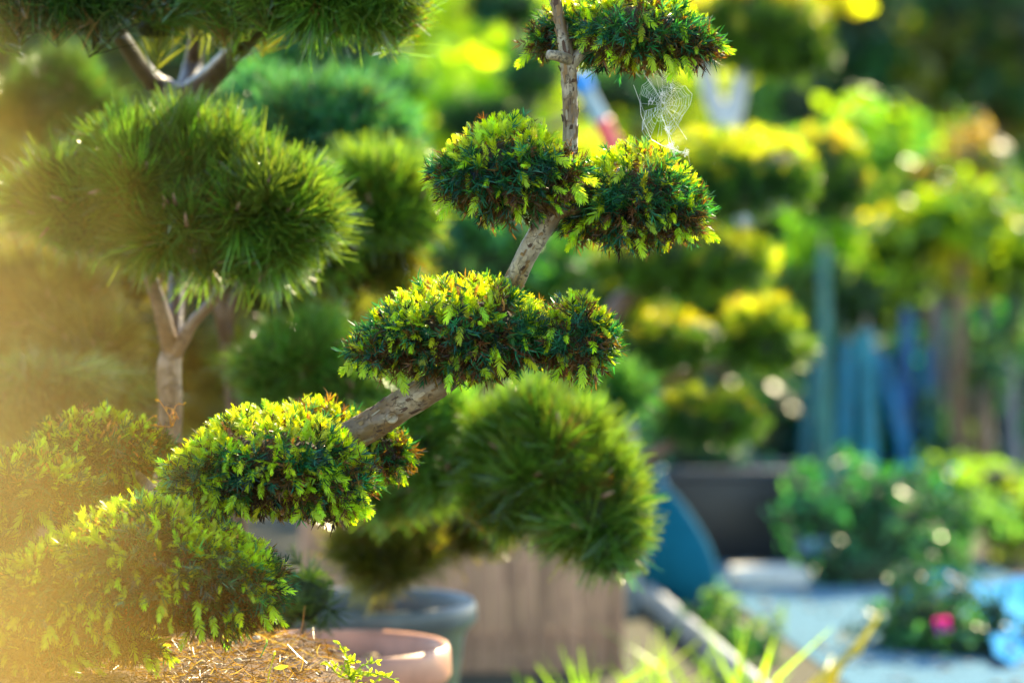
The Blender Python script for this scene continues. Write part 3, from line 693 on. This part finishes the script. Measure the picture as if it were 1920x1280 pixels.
# kerb and path
a = ground(1185, 1105); b = ground(1400, 1300)
d = unit(b - a); b2 = b + d * 4; L2 = np.linalg.norm(b2 - a); mid = (a + b2) / 2
struct('path_kerb', [box((mid[0], mid[1], 0.03), (L2, 0.026, 0.07), math.atan2(d[1], d[0]), (0.26, 0.28, 0.30), 0, .008)], M_PAVE)
kx = lambda y, a=a.copy(), d=d.copy(): a[0] + (y - a[1]) * d[0] / d[1]
V = []; ys = np.linspace(3, 11.6, 20)
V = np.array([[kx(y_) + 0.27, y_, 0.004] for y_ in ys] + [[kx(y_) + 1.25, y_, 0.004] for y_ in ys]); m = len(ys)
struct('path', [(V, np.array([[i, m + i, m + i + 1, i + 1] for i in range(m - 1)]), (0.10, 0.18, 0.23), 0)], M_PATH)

def base_of(px, d): 
    p = at(px, 640, d); p[2] = 0; return p
# grass blades in front of the screen
def grass(name, label, px, d, n, h, seed, spread=0.05, col=(0.26, 0.48, 0.03), wd=0.009):
    r = np.random.default_rng(seed); c = base_of(px, d)
    B = c + np.stack([r.normal(size=n) * spread * .5, r.normal(size=n) * spread * .5, 0 * np.arange(n)], 1)
    D = unit(np.stack([0.25 * r.normal(size=n), 0.25 * r.normal(size=n), np.ones(n)], 1)); S = unit(np.cross(D, rand_unit(n, r)))
    hh = h * r.uniform(.45, 1.05, n)
    V, Q = blades(B, D, S, hh, wd, np.stack([r.normal(size=n) * .3, r.normal(size=n) * .3, -0.1 * np.ones(n)], 1) * hh[:, None], (0.7, 1, .15))
    root_ = blob(c + [0, 0, .004], (spread * 1.4, spread * 1.4, .012), 14, 8, .2, 3, (0.10, 0.12, 0.03), 0, seed)
    return tag(obj(name, [root_, (V, Q, np.repeat(mixcol(n, np.array(col), r, .25), 6, 0), 0)], M_LEAF), label, 'grass', 'grass tufts in front of the plank screen')
for i, (px, d, n, h, s, lab) in enumerate([
        (1105, 7.0, 26, 0.26, .05, 'tall bright grass tuft in front of the right end of the plank screen'),
        (1020, 6.9, 16, 0.2, .05, 'short grass tuft near the middle of the plank screen'),
        (950, 7.0, 12, 0.19, .05, 'smallest grass tuft, just right of the terracotta pot'),
        (1225, 7.4, 18, 0.24, .06, 'yellowish grass tuft between the plank screen and the pale kerb'),
        (1415, 7.2, 14, 0.3, .04, 'upright green grass tuft where the pale kerb meets the path'),
        (1330, 7.6, 10, 0.22, .06, 'sparse grass tuft growing along the pale kerb')]):
    grass('grass_tuft', lab, px, d, n, h, 300 + i, s)
# long yellow straps arching over the path
r = np.random.default_rng(77)
c = base_of(1540, 7.5); c2 = c.copy(); parts = []
for (x1, y1, d1, x2, y2, d2) in ((1560, 1260, 7.5, 1650, 1150, 7.5), (1520, 1290, 7.5, 1560, 1230, 7.6), (1580, 1240, 7.5, 1620, 1200, 7.4)):
    parts.append(tube([c, at(x1, y1, d1), at((x1 + x2) / 2 + 8, (y1 + y2) / 2, d1), at(x2, y2, d2)], [.004, .009, .009, .003], 5, 14, col=(0.5, 0.5, 0.12)))
tag(obj('strap_leaf_plant', parts, M_LEAF), 'yellow strap-leaved plant arching over the pale path', 'plant')

r = np.random.default_rng(44); n = 260
yy_ = r.uniform(7.8, 11.2, n); xx_ = np.array([kx(v) for v in yy_]) + .3 + r.uniform(0, .9, n)
pl_ = []
for i in range(n):
    q_ = r.uniform(.006, .02)
    pl_.append(blob((xx_[i], yy_[i], .006), (q_, q_ * r.uniform(.5, 1), q_ * .35), 8, 5, .2, 3, np.array([[.12, .16, .18], [.25, .26, .25], [.2, .15, .06], [.05, .08, .04]])[r.integers(0, 4)], 0, i))
tag(obj('path_gravel', pl_, M_MATTE), 'loose stones and fallen bits strewn on the path', 'gravel', kind='stuff')
# little weeds on the mound
def sprig(base, tip, nleaf, ll, lw, col, r, rad=.0008, bend=0.01):
    base = np.asarray(base); tip = np.asarray(tip)
    P = smooth_path([base, (base + tip) / 2 + r.normal(size=3) * bend, tip], 12)
    out = [tube(P, .0011, 5, col=np.array(col) * .8)]
    t = np.linspace(.3, 1, nleaf); i = (t * 11).astype(int); B = P[i]
    D = unit(unit(tip - base) * .6 + r.normal(size=(nleaf, 3)) * .8); S = unit(np.cross(D, rand_unit(nleaf, r)))
    V, Q = blades(B, D, S, ll * r.uniform(.7, 1.1, nleaf), lw, D * 0, (0.2, 1, .3))
    out.append((V, Q, np.repeat(mixcol(nleaf, np.array(col), r, .15), 6, 0), 0)); return out
r = np.random.default_rng(50)
G = lambda px, py, d=4.95: at(px, py, d)
bs = G(655, 1272, 4.85); pr = []
for tp in ((636, 1205), (648, 1235), (628, 1245), (705, 1240), (690, 1258), (720, 1262), (668, 1240), (740, 1275), (610, 1238)):
    pr += sprig(bs, G(*tp, 4.85), 16, .012, .005, (0.38, 0.5, 0.03), r)
tag(obj('leafy_weed', pr, M_LEAF), 'bushy yellow-green weed at the right end of the litter mound', 'weed')
pr = sprig(G(508, 1290, 4.8), G(514, 1228, 4.8), 3, .01, .004, (0.45, 0.5, 0.05), r); V, Q = blades(np.array([G(513, 1252, 4.8)]), np.array([[1, 0, .15]]), np.array([[0, .3, 1.]]) / 1.05, .022, .008, np.zeros((1, 3)), (.2, 1, .2)); pr.append((V, Q, (0.42, 0.5, 0.03), 0))
tag(obj('seedling', pr, M_LEAF), 'thin yellow seedling with one side leaf on the litter mound', 'seedling')
pr = sprig(G(424, 1222), G(428, 1165), 6, .012, .006, (0.25, 0.4, 0.03), r); V, Q = blades(np.array([G(424, 1218)]), np.array([[0, 0, 1.]]), np.array([[1., .2, 0]]), .012, .009, np.zeros((1, 3)), (.5, 1, .5)); pr.append((V, Q, (0.25, 0.45, 0.03), 0))
tag(obj('seedling', pr, M_LEAF), 'slim green seedling under the lowest yew pad', 'seedling')
pr = sprig(G(488, 1232), G(500, 1205), 4, .009, .005, (0.2, 0.42, 0.2), r)
tag(obj('seedling', pr, M_LEAF), 'pale blue-green seedling behind the yellow one', 'seedling')
pr = []
for tp in ((300, 752), (345, 758), (322, 770), (290, 778), (335, 785), (310, 762)):
    pr += sprig(G(322, 800, 5.2), G(*tp, 5.2), 3, .008, .006, (0.6, 0.3, 0.08), r)
tag(obj('dry_sprig', pr, M_LEAF), 'dry orange twiglets rising between two yew pads at left', 'twig')

# ------------------------------------------------------------------ background planting
YL = ((0.10, 0.20, 0.02), (0.22, 0.36, 0.02), (0.32, 0.42, 0.02)); GR = ((0.03, 0.16, 0.05), (0.08, 0.24, 0.03), (0.16, 0.36, 0.03))
DK = ((0.015, 0.075, 0.035), (0.025, 0.11, 0.045), (0.04, 0.15, 0.035)); TL = ((0.02, 0.12, 0.08), (0.04, 0.2, 0.12), (0.08, 0.26, 0.15))
def stem_tube(parent, px, d, top, rad, mat=None, col=None, lean=0, name='trunk'):
    b = base_of(px, d)
    return obj(name, [tube([b, (b + top) / 2 + [lean, 0, 0], top], [rad * 1.2, rad, rad * .7], 10, 16, .06, col=col)], mat or M_PBARK, parent, True)
seedc = [1000]
def shrub(name, cat, label, px, d, lobes, cols, dens=350, protos_=None, scale=1.0, low=.9, rad=.03, group=None, core=.72, parts_name='crown', back=.3, trunk_px=None):
    seedc[0] += 7
    t = thing(name, base_of(px, d), label, cat, group)
    LB = [L(*l) for l in lobes]
    leaf_pad(parts_name, t, LB, seedc[0], dens, cols, protos_, scale, low, core=core, back=back)
    stem_tube(t, trunk_px or px, d, LB[0][0], rad)
    return t
# the first blurred cloud tree (right of the yew)
SH = dict(protos_=BTUFT, low=.85)
c1 = thing('cloud_pruned_yew', base_of(1190, 8.6), 'blurred cloud-pruned tree stepping down behind the yew, nearest of the blurred ones', 'tree')
for i, lb in enumerate([[(1360, 335, 8.5, 165, 80)], [(1280, 495, 8.5, 165, 62)], [(1235, 645, 8.6, 110, 60)], [(1430, 640, 8.7, 80, 70)], [(1335, 785, 8.6, 95, 55)], [(1180, 560, 8.7, 60, 50)]]):
    leaf_pad('foliage_pad', c1, [L(*l) for l in lb], 400 + i, 3200, ((0.03, 0.11, 0.02), (0.07, 0.18, 0.02), (0.10, 0.22, 0.02)), BTUFT, .6, .75, M_YEW, .85, amp=.05, fresh=(0.42, 0.50, 0.03))
def bb(parent, path, rad, seed, name='branch', mat=None):
    P = [at(a, b, d) for a, b, d in path]; R = np.linspace(rad, rad * .6, len(P))
    return obj(name, [tube(P, R, 10, 24, .05, seed=seed)], mat or M_PBARK, parent, True)
bb(c1, [(1150, 1010, 8.6), (1140, 700, 8.6), (1165, 575, 8.6), (1260, 500, 8.6), (1340, 340, 8.6)], .045, 1, 'trunk')
bb(c1, [(1145, 720, 8.6), (1235, 660, 8.6)], .02, 2); bb(c1, [(1150, 900, 8.6), (1325, 790, 8.6)], .02, 3); bb(c1, [(1150, 740, 8.65), (1420, 660, 8.7)], .02, 4)
c2 = thing('cloud_pruned_yew', base_of(1600, 10), 'taller blurred cloud-pruned tree with pale V-shaped stems at upper right', 'tree')
for i, lb in enumerate([[(1545, 335, 10, 80, 85)], [(1420, 55, 10, 110, 90)], [(1500, 95, 10, 60, 45)], [(1330, 60, 10.2, 80, 60)]]):
    leaf_pad('foliage_pad', c2, [L(*l) for l in lb], 420 + i, 2400, ((0.03, 0.11, 0.02), (0.08, 0.18, 0.02), (0.10, 0.22, 0.02)), BTUFT, .7, .85, M_YEW, .85, amp=.05, fresh=(0.46, 0.48, 0.05))
M_PALE = tint_mat('pale_smooth_bark', .6, .4, .3, 20, .2)
def pale(parent, path, rad, seed, name='branch', col=(0.40, 0.42, 0.42)):
    P = [at(a, b, d) for a, b, d in path]; R = np.linspace(rad, rad * .6, len(P))
    return obj(name, [tube(P, R, 10, 24, .05, seed=seed, col=col)], M_PALE, parent, True)
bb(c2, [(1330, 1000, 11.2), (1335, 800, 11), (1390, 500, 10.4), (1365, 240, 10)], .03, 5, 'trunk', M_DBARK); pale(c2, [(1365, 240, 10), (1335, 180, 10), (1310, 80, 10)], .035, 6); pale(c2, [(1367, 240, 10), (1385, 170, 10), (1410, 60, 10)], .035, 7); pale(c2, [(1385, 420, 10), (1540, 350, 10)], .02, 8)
c3 = thing('cloud_pruned_yew', base_of(980, 11.5), 'dark flat-padded cloud tree in the bright gap left of the topmost yew pad', 'tree')
for i, lb in enumerate([[(945, 8, 11.5, 75, 32)], [(1000, 148, 11.5, 62, 17)], [(900, 230, 11.5, 90, 32)], [(1180, 170, 11.5, 90, 40)]]):
    leaf_pad('foliage_pad', c3, [L(*l) for l in lb], 440 + i, 900, DK + ((0.02, 0.12, 0.08),), BTUFT, 1.1, .9, M_YEW, .85, amp=.1)
bb(c3, [(985, 900, 11.5), (980, 400, 11.5), (990, 160, 11.5), (950, 20, 11.5)], .03, 9, 'trunk'); bb(c3, [(980, 300, 11.5), (905, 240, 11.5)], .02, 10); bb(c3, [(985, 260, 11.5), (1180, 180, 11.5)], .02, 11)

# leaning tool: blue head, grey shaft, red grip
t = thing('garden_pole', base_of(1190, 9.2), 'leaning pole with a blue cap, grey shaft and red lower sleeve behind the trunk', 'pole')
def seg3(name, p0, p1, r0, r1, col, rough_m=M_PLASTIC):
    obj(name, [tube([at(*p0, 9.2), at(*p1, 9.2)], [r0, r1], 16, 8, col=col)], rough_m, t, True)
seg3('cap', (1080, 140), (1098, 172), .034, .03, (0.01, 0.22, 0.62)); seg3('shaft', (1096, 168), (1130, 232), .024, .024, (0.22, 0.32, 0.36)); seg3('sleeve', (1128, 226), (1160, 300), .026, .03, (0.62, 0.08, 0.07))
obj('pole_foot', [tube([at(1158, 298, 9.2), base_of(1190, 9.2)], [.022, .022], 12, 8, col=(0.25, .3, .32))], M_PLASTIC, t, True)

BIG = 2.2
# bright sunlit trees in the gap
shrub('broadleaf_tree', 'tree', 'glowing yellow-green tree filling the gap at top centre', 930, 14, [(910, 70, 13, 150, 150, 60), (840, 240, 12.6, 110, 150, 50), (1000, 230, 12.8, 120, 130, 50), (1070, 40, 13.4, 140, 150, 40), (820, -60, 13.4, 150, 120, 40)], ((0.35, 0.60, 0.03), (0.48, 0.70, 0.03), (0.64, 0.68, 0.04)), 80, scale=BIG, rad=.08, core=0)
shrub('broadleaf_tree', 'tree', 'yellow-green tree behind the topmost yew pad', 1220, 15, [(1200, 220, 14, 170, 150, 50), (1330, 40, 15, 160, 150, 40), (1480, -40, 15, 140, 80, 30)], ((0.30, 0.46, 0.02), (0.45, 0.58, 0.02), (0.58, 0.58, 0.03)), 70, scale=BIG, rad=.08, core=0)
shrub('evergreen_bush', 'bush', 'mid green bush between the trunk and the pine clouds', 960, 10, [(900, 480, 10, 130, 140), (1050, 560, 10.2, 150, 130), (960, 640, 10, 150, 90)], ((0.015, 0.09, 0.04), (0.05, 0.2, 0.05), (0.16, 0.3, 0.04)), 200, scale=1.2)
shrub('evergreen_bush', 'bush', 'dark green bush behind the right flank of the needle dome', 760, 11, [(700, 150, 11, 80, 120), (620, 120, 11, 130, 150)], DK, 150, scale=1.5)
shrub('conifer_tree', 'tree', 'dark tree behind the pine branches at top left', 350, 12, [(350, 120, 12, 300, 260), (60, 250, 12, 200, 300)], ((0.06, 0.13, 0.03), (0.12, 0.2, 0.03), (0.26, 0.28, 0.02)), 90, scale=1.8, rad=.08)
shrub('evergreen_bush', 'bush', 'olive bush behind the pale forked pine trunk', 350, 9, [(250, 620, 9, 330, 180), (560, 600, 9.2, 200, 150), (200, 850, 9, 360, 120)], ((0.10, 0.14, 0.03), (0.18, 0.20, 0.03), (0.26, 0.26, 0.05)), 150, scale=1.5)
shrub('ground_bush', 'bush', 'soft green tuft between the mound and the terracotta pot', 560, 5.75, [(570, 1120, 5.75, 60, 65), (500, 1150, 5.8, 80, 60)], ((0.05, 0.11, 0.03), (0.10, 0.18, 0.04)), 1500, protos(tuft_pine, 5, 71, n=26, nl=0.035, wd=0.0025, spread=60), 1.0, rad=.005)
# dark wood in the far right
shrub('conifer_tree', 'tree', 'dark conifer mass at top right, left one of two', 1640, 20, [(1640, 60, 20, 190, 260), (1560, 200, 20, 120, 150)], DK, 45, scale=2.4, rad=.12, group='dark conifers')
shrub('conifer_tree', 'tree', 'dark conifer at the top right corner, flecked with yellow leaves', 1850, 19, [(1860, 60, 19, 180, 250)], ((0.015, 0.07, 0.03), (0.03, 0.11, 0.03), (0.14, 0.17, 0.02)), 45, scale=2.4, rad=.12, group='dark conifers')
shrub('broadleaf_tree', 'tree', 'fresh green tree right of the blurred cloud trees', 1600, 14, [(1620, 330, 14, 130, 120), (1560, 480, 13.8, 90, 120)], ((0.05, 0.26, 0.09), (0.14, 0.40, 0.06), (0.30, 0.52, 0.02)), 90, scale=1.8, rad=.06, core=0)
shrub('flowering_shrub', 'shrub', 'salmon-pink shrub at right below the dark conifers', 1750, 13, [(1750, 330, 13, 75, 75), (1830, 290, 13, 60, 70), (1810, 370, 13.1, 70, 50)], ((0.32, 0.17, 0.11), (0.34, 0.26, 0.13), (0.08, 0.17, 0.04), (0.14, 0.24, 0.04)), 110, scale=1.4, core=0)
shrub('golden_shrub', 'shrub', 'lime and yellow shrub under the salmon-pink one', 1800, 12, [(1800, 420, 12, 110, 65), (1700, 480, 12, 90, 70), (1890, 480, 12.2, 70, 80)], ((0.05, 0.16, 0.02), (0.26, 0.42, 0.02), (0.55, 0.52, 0.02)), 220, scale=1.3, core=0.4)
shrub('evergreen_bush', 'bush', 'olive bush in the row behind the blue stakes', 1640, 13.5, [(1660, 560, 13.5, 120, 70), (1520, 620, 13.6, 90, 120), (1800, 600, 13.6, 130, 100)], ((0.03, 0.10, 0.05), (0.07, 0.16, 0.05), (0.16, 0.22, 0.05)), 120, scale=1.6)
shrub('evergreen_bush', 'bush', 'dark low bush between the blue stakes', 1640, 13, [(1660, 780, 13, 170, 130), (1480, 800, 13, 140, 120), (1860, 760, 13, 120, 150)], ((0.006, 0.07, 0.06), (0.01, 0.10, 0.05), (0.015, 0.16, 0.03)), 160, scale=1.6)
# hedge far behind everything
t = thing('far_hedge', (0, 24, 0), 'tall dark hedge closing the garden far behind', 'hedge')
leaf_pad('foliage', t, [(np.array([-5.0, 25, 1.5]), np.array([4.5, 1.5, 3.2])), (np.array([0, 25.5, 1.4]), np.array([3.5, 1.5, 3.4])), (np.array([4.5, 26, 1.5]), np.array([3.5, 1.5, 3.6]))], 999, 30, GR, None, 3.0, .9, core=.85, back=.1)
for x_ in (-5, -1.5, 2, 5): obj('trunk', [tube([(x_, 25.3, 0), (x_ + .1, 25.3, 1.5)], [.12, .08], 8, 6)], M_PBARK, t)

shrub('evergreen_bush', 'bush', 'loose teal-green bush among the slim nursery stems', 1840, 12.0, [(1850, 680, 12.0, 60, 110), (1780, 840, 12.1, 60, 60), (1910, 600, 12.2, 50, 90)], ((0.02, 0.09, 0.07), (0.05, 0.15, 0.10), (0.10, 0.18, 0.05)), 110, CLUMP_S, 2.2, core=0)
# pale stems of the nursery row at right
r = np.random.default_rng(61)
for px, lab in ((1768, 'slim grey nursery stem, first in the row from the blue stakes'), (1802, 'slim grey nursery stem, second in the row from the blue stakes'), (1850, 'slim grey nursery stem, third in the row from the blue stakes'), (1900, 'slim grey nursery stem nearest the right edge')):
    t = thing('nursery_tree', base_of(px, 12.3), lab, 'tree', 'row of slim nursery trees at right')
    pale(t, [(px + 5, 960, 12.3), (px - 8, 700, 12.3), (px + 6, 500, 12.3)], .035, px, 'trunk', (0.12, 0.13, 0.16))
    leaf_pad('crown', t, [L(px + 6, 470, 12.3, 45, 70)], px, 200, ((0.06, 0.14, 0.06), (0.12, 0.22, 0.08)), CLUMP_S, 2.0, .9, core=.4)
# blue stakes
BL = (0.0, 0.13, 0.26)
for i, (x0, y0, x1, y1, rw, lab) in enumerate([
        (1553, 950, 1545, 470, 0.025, 'tall pale teal stake, tallest of the row'), (1580, 950, 1590, 640, 0.031, 'teal blue wrapped stake just right of the tallest'),
        (1633, 950, 1625, 620, 0.037, 'wide bright blue wrapped stake in the middle of the row'), (1730, 900, 1650, 660, 0.031, 'blue wrapped stake leaning left'),
        (1690, 800, 1705, 575, 0.031, 'deep blue wrapped stake leaning right'), (1748, 900, 1735, 650, 0.028, 'deep blue wrapped stake at the right end of the row'),
        (1500, 900, 1530, 680, 0.028, 'dull blue wrapped stake at the left end of the row')]):
    d = 12 + .05 * i; b = base_of(x0, d); t = thing('wrapped_stake', b, lab, 'stake', 'blue wrapped stakes')
    top = at(x1, y1, d); c = (0.03, 0.17, 0.15) if i == 0 else np.array([[0, .16, .26], [.01, .20, .28], [0, .13, .30], [0, .08, .26], [0, .10, .24], [.01, .13, .17]])[i - 1]
    dirv = unit(top - b)
    obj('sleeve', [tube([b + dirv * .02, (b + top) / 2, top], [rw, rw * .95, rw * .8], 14, 20, .05, seed=i, col=c)], M_PLASTIC, t, True)
    obj('stake_tip', [tube([top - dirv * .01, top + dirv * .05], [rw * .35, rw * .25], 8, col=(0.3, 0.24, 0.18))], M_WOODY, t)

# containers and plants at lower right
t = thing('planter_trough', base_of(1330, 10.6), 'long black planter trough behind the path', 'planter')
c = base_of(1335, 10.7)
def trough(name, c, s, col, t, wall=.012):
    w_, dd, h = s; P = []
    P.append(box((c[0], c[1] - dd / 2, h / 2), (w_, wall, h), 0, col, 0, .003)); P.append(box((c[0], c[1] + dd / 2, h / 2), (w_, wall, h), 0, col, 0, .003))
    for s_ in (-1, 1): P.append(box((c[0] + s_ * (w_ / 2 - wall / 2), c[1], h / 2 - .001), (wall, dd - wall - .002, h - .003), 0, col, 0, .003))
    P.append(box((c[0], c[1], .02), (w_ - 2 * wall - .004, dd - wall - .004, .012), 0, col, 0, .003))
    obj(name, P, M_PLASTIC, t)
trough('trough_body', c, (0.56, .3, .30), (0.008, 0.008, 0.010), t)
obj('rim', [box((c[0], c[1] - .165, .3), (.6, .03, .03), 0, (0.03, 0.035, 0.045), 0, .006), box((c[0], c[1] + .165, .3), (.6, .03, .03), 0, (0.03, 0.035, 0.045), 0, .006)], M_PLASTIC, t)
obj('soil', [box((c[0], c[1], .245), (.53, .28, .02), 0, (0.06, 0.045, 0.03), 0, .003)], M_SOIL, t)
# blue sack leaning in front of the trough
b = base_of(1275, 9.5); t = thing('plastic_sack', b, 'slumped teal-blue plastic sack right of the round pine cloud', 'sack')
V, Q, _, _ = blob((b[0], b[1], .17), (.125, .11, .19), 40, 24, .07, 4, None, 0, 5)
V = V.copy(); zz = V[:, 2]; kk = np.clip(1.12 - (zz / .36) ** 1.6 * .78, .2, 1.12); V[:, 0] = b[0] + (V[:, 0] - b[0]) * kk - .05 * (zz / .36); V[:, 1] = b[1] + (V[:, 1] - b[1]) * kk; V[:, 2] = np.maximum(V[:, 2], .003)
obj('sack_body', [(V, Q, (0.005, 0.09, 0.14), 0)], M_CLOTH, t, True)
tp_ = V[np.argmax(V[:, 2])]
obj('tied_neck', [tube([tp_ - [0, 0, .015], tp_ + [-.005, 0, .01], tp_ + [-.015, 0, .035]], [.018, .011, .024], 12, 10, .1, col=(0.01, 0.14, 0.24))], M_PLASTIC, t, True)
g0 = ground(1440, 1098); 
tag(obj('stone_slab', [box((g0[0], g0[1], .03), (.23, .16, .06), .1, (0.62, 0.58, 0.50), 0, .012)], M_MATTE), 'small pale stone slab at the head of the path', 'stone')
# shrubs along the path
shrub('potted_shrub', 'shrub', 'blue-green shrub above the end of the black trough', 1600, 10.2, [(1570, 960, 10.2, 90, 80), (1650, 1010, 10.1, 120, 95), (1600, 1070, 10, 90, 60)], ((0.01, 0.05, 0.03), (0.02, 0.13, 0.07), (0.07, 0.25, 0.14)), 420, CLUMP_S, 1.6, rad=.012)
shrub('potted_shrub', 'shrub', 'green shrub between the dark shrub and the right edge', 1770, 10.4, [(1760, 990, 10.4, 90, 85), (1720, 1080, 10.2, 80, 60)], ((0.02, 0.10, 0.04), (0.05, 0.2, 0.08), (0.14, 0.32, 0.1)), 420, CLUMP_S, 1.6, rad=.012)
shrub('potted_shrub', 'shrub', 'yellow-green shrub at the right edge above the blue sheeting', 1860, 10.8, [(1850, 930, 10.8, 90, 65), (1900, 980, 10.7, 80, 75)], ((0.08, 0.18, 0.02), (0.18, 0.36, 0.03), (0.30, 0.42, 0.03)), 420, CLUMP_S, 1.6, rad=.012)
shrub('potted_shrub', 'shrub', 'low shrub in the black planter trough', 1260, 10.9, [(1260, 850, 10.9, 90, 40), (1350, 865, 10.9, 80, 35)], ((0.01, 0.06, 0.07), (0.03, 0.12, 0.13), (0.1, 0.2, 0.2)), 300, CLUMP_S, 1.5, rad=.012)
shrub('evergreen_bush', 'bush', 'dark teal bush between the round pine cloud and the blue stakes', 1350, 12.4, [(1250, 770, 12.4, 120, 130), (1420, 800, 12.5, 120, 120), (1120, 720, 12.6, 120, 130)], ((0.008, 0.06, 0.06), (0.015, 0.10, 0.08), (0.03, 0.16, 0.10)), 150, scale=1.5)
shrub('ground_bush', 'bush', 'small dark bush between the pale kerb and the path', 1345, 8.6, [(1330, 1175, 8.8, 60, 60), (1380, 1225, 8.5, 70, 60), (1420, 1275, 8.3, 60, 60)], ((0.01, 0.06, 0.03), (0.03, 0.12, 0.05), (0.1, 0.2, 0.05)), 600, CLUMP_S, 1.2, rad=.01)
shrub('flowering_shrub', 'shrub', 'dark leafy plant with magenta blooms in the bottom right corner', 1770, 8.6, [(1740, 1180, 8.6, 100, 75), (1830, 1230, 8.5, 110, 80), (1720, 1120, 8.8, 60, 40)], ((0.008, 0.04, 0.03), (0.02, 0.07, 0.07), (0.05, 0.2, 0.08)), 500, CLUMP_S, 1.5, rad=.012)
fs = bpy.data.objects[[o.name for o in bpy.data.objects if o.get('label', '').startswith('dark leafy plant')][0]]
def bloom(px, py, d, s=.02):
    c = at(px, py, d); r = np.random.default_rng(px); P = []
    for k in range(9):
        a = k * 2.4; D = unit(np.array([[math.cos(a), -.5, math.sin(a)]])); S = unit(np.cross(D, [[0, 1., 0]]))
        V, Q = blades(np.array([c]), D, S, s * (1 if k % 2 else .7), s * .75, np.array([0, -.2 * s, 0]), (.3, 1, .5)); P.append((V, Q, (0.40, 0.0, 0.60), 0))
    P.append(blob(c - [0, .004, 0], (s * .25,) * 3, 8, 6, 0, 1, (0.6, .4, .05), 1))
    obj('bloom', P, [M_LEAF, M_WOODY], fs)
bloom(1765, 1170, 8.35, .028); bloom(1752, 1272, 8.3, .026); bloom(1718, 936, 8.9, .007) if False else None
# blue sheeting and crate
def sheet(label, pts4, zs, col, seed):
    n = 26; u, v = np.meshgrid(np.linspace(0, 1, n), np.linspace(0, 1, n), indexing='ij'); u = u.ravel()[:, None]; v = v.ravel()[:, None]
    P = [np.asarray(p) for p in pts4]
    V = P[0] * (1 - u) * (1 - v) + P[1] * u * (1 - v) + P[2] * u * v + P[3] * (1 - u) * v
    V = V + np.array([0, -.3, 1]) * (0.02 * noise(V, 16, seed) + .01 * noise(V, 45, seed + 1))[:, None]
    i, j = np.meshgrid(np.arange(n - 1), np.arange(n - 1), indexing='ij'); i = i.ravel(); j = j.ravel(); Q = np.stack([i * n + j, (i + 1) * n + j, (i + 1) * n + j + 1, i * n + j + 1], 1)
    lo = V - np.array([0, 0, .004]); k = len(V)
    ed = [(q, q + 1) for q in range(n - 1)] + [(q + (n - 1) * n, q + 1 + (n - 1) * n) for q in range(n - 1)] + [(q * n, q * n + n) for q in range(n - 1)] + [(q * n + n - 1, q * n + 2 * n - 1) for q in range(n - 1)]
    Qs = np.array([[a_, b_, b_ + k, a_ + k] for a_, b_ in ed])
    tag(obj('plastic_sheet', [(np.concatenate([V, lo]), np.concatenate([Q, Q[:, ::-1] + k, Qs]), col, 0)], M_CLOTH, None, True), label, 'sheet', 'crumpled blue sheeting')
sheet('large crumpled bright blue sheet at the right edge', [at(1810, 1090, 9.2), at(1990, 1060, 9.2), at(1990, 1290, 8.2), at(1870, 1230, 8.2)], 0, (0.0, 0.20, 0.46), 3)
sheet('small crumpled blue sheet behind the magenta flowers', [at(1690, 1080, 8.9), at(1800, 1075, 8.9), at(1810, 1150, 8.6), at(1700, 1150, 8.6)], 0, (0.0, 0.20, 0.42), 4)
c = base_of(1758, 11.2); t = thing('plastic_crate', c, 'bright blue plastic tub standing behind the green shrubs', 'tub')
c = np.array([c[0], c[1], 0])
prof = [(0.0, 0.0), (.075, 0), (.08, .01), (.095, .24), (.10, .25), (.104, .262), (.1, .27), (.092, .268), (.088, .25), (.075, .03), (0, .03)]
obj('tub_body', [lathe([(a_, b_ ) for a_, b_ in prof], c, 40, (0.0, 0.42, 0.75))], M_PLASTIC, t, True)
obj('rim', [lathe([(.1, .255), (.112, .258), (.113, .272), (.1, .276)], c, 40, (0.0, 0.45, 0.8))], M_PLASTIC, t, True)

# ------------------------------------------------------------------ added golden shrub close to the camera, its blur standing in for lens flare
t = thing('golden_shrub', base_of(0, 0.6), 'added out-of-focus golden-leaved shrub close to the lens, standing in for flare at lower left', 'shrub')
r = np.random.default_rng(91)
n = 105
py = r.uniform(-150, 1500, n)
lim = -150 + 330 * sstep(650, 1150, py)
px = lim - np.abs(r.normal(size=n)) * (190 + 60 * sstep(500, 1200, py))
nb_ = 36
py = np.concatenate([py, r.uniform(850, 1500, nb_)]); px = np.concatenate([px, r.uniform(-250, 230, nb_)]); n += nb_
ne = 18
py = np.concatenate([py, r.uniform(250, 1250, ne)]); px = np.concatenate([px, r.uniform(-50, 330, ne)]); n += ne
dd = r.uniform(.5, .66, n)
B = np.stack([at(a_, b_, c_) for a_, b_, c_ in zip(px, py, dd)])
D = unit(np.stack([r.normal(size=n), r.normal(size=n), r.normal(size=n) + .4], 1)); S = unit(np.cross(D, rand_unit(n, r)))
V, Q = blades(B, D, S, r.uniform(.008, .014, n), r.uniform(.004, .0065, n), np.array([0, 0, -.003]), (.15, 1, .2))
gc = np.where((r.uniform(size=n) < .7)[:, None], [[0.60, 0.38, 0.09]], [[0.46, 0.42, 0.10]]) * r.uniform(.8, 1.15, (n, 1))
obj('foliage', [(V, Q, np.repeat(gc, 6, 0), 0)], M_GOLD, t)
for x_, d_, yt in ((-420, .6, 300), (-260, .55, 500), (-120, .6, 900), (0, .55, 1250)):
    obj('stem', [tube([np.array([at(x_, 1280, d_)[0] - .02, d_, 0]), at(x_ - 40, 1400, d_), at(x_, 900 if yt < 900 else yt + 60, d_), at(x_ + r.normal() * 40, yt, d_)], [.004, .003, .0016, .0008], 6, 24, col=(0.3, .2, .08))], M_WOODY, t)
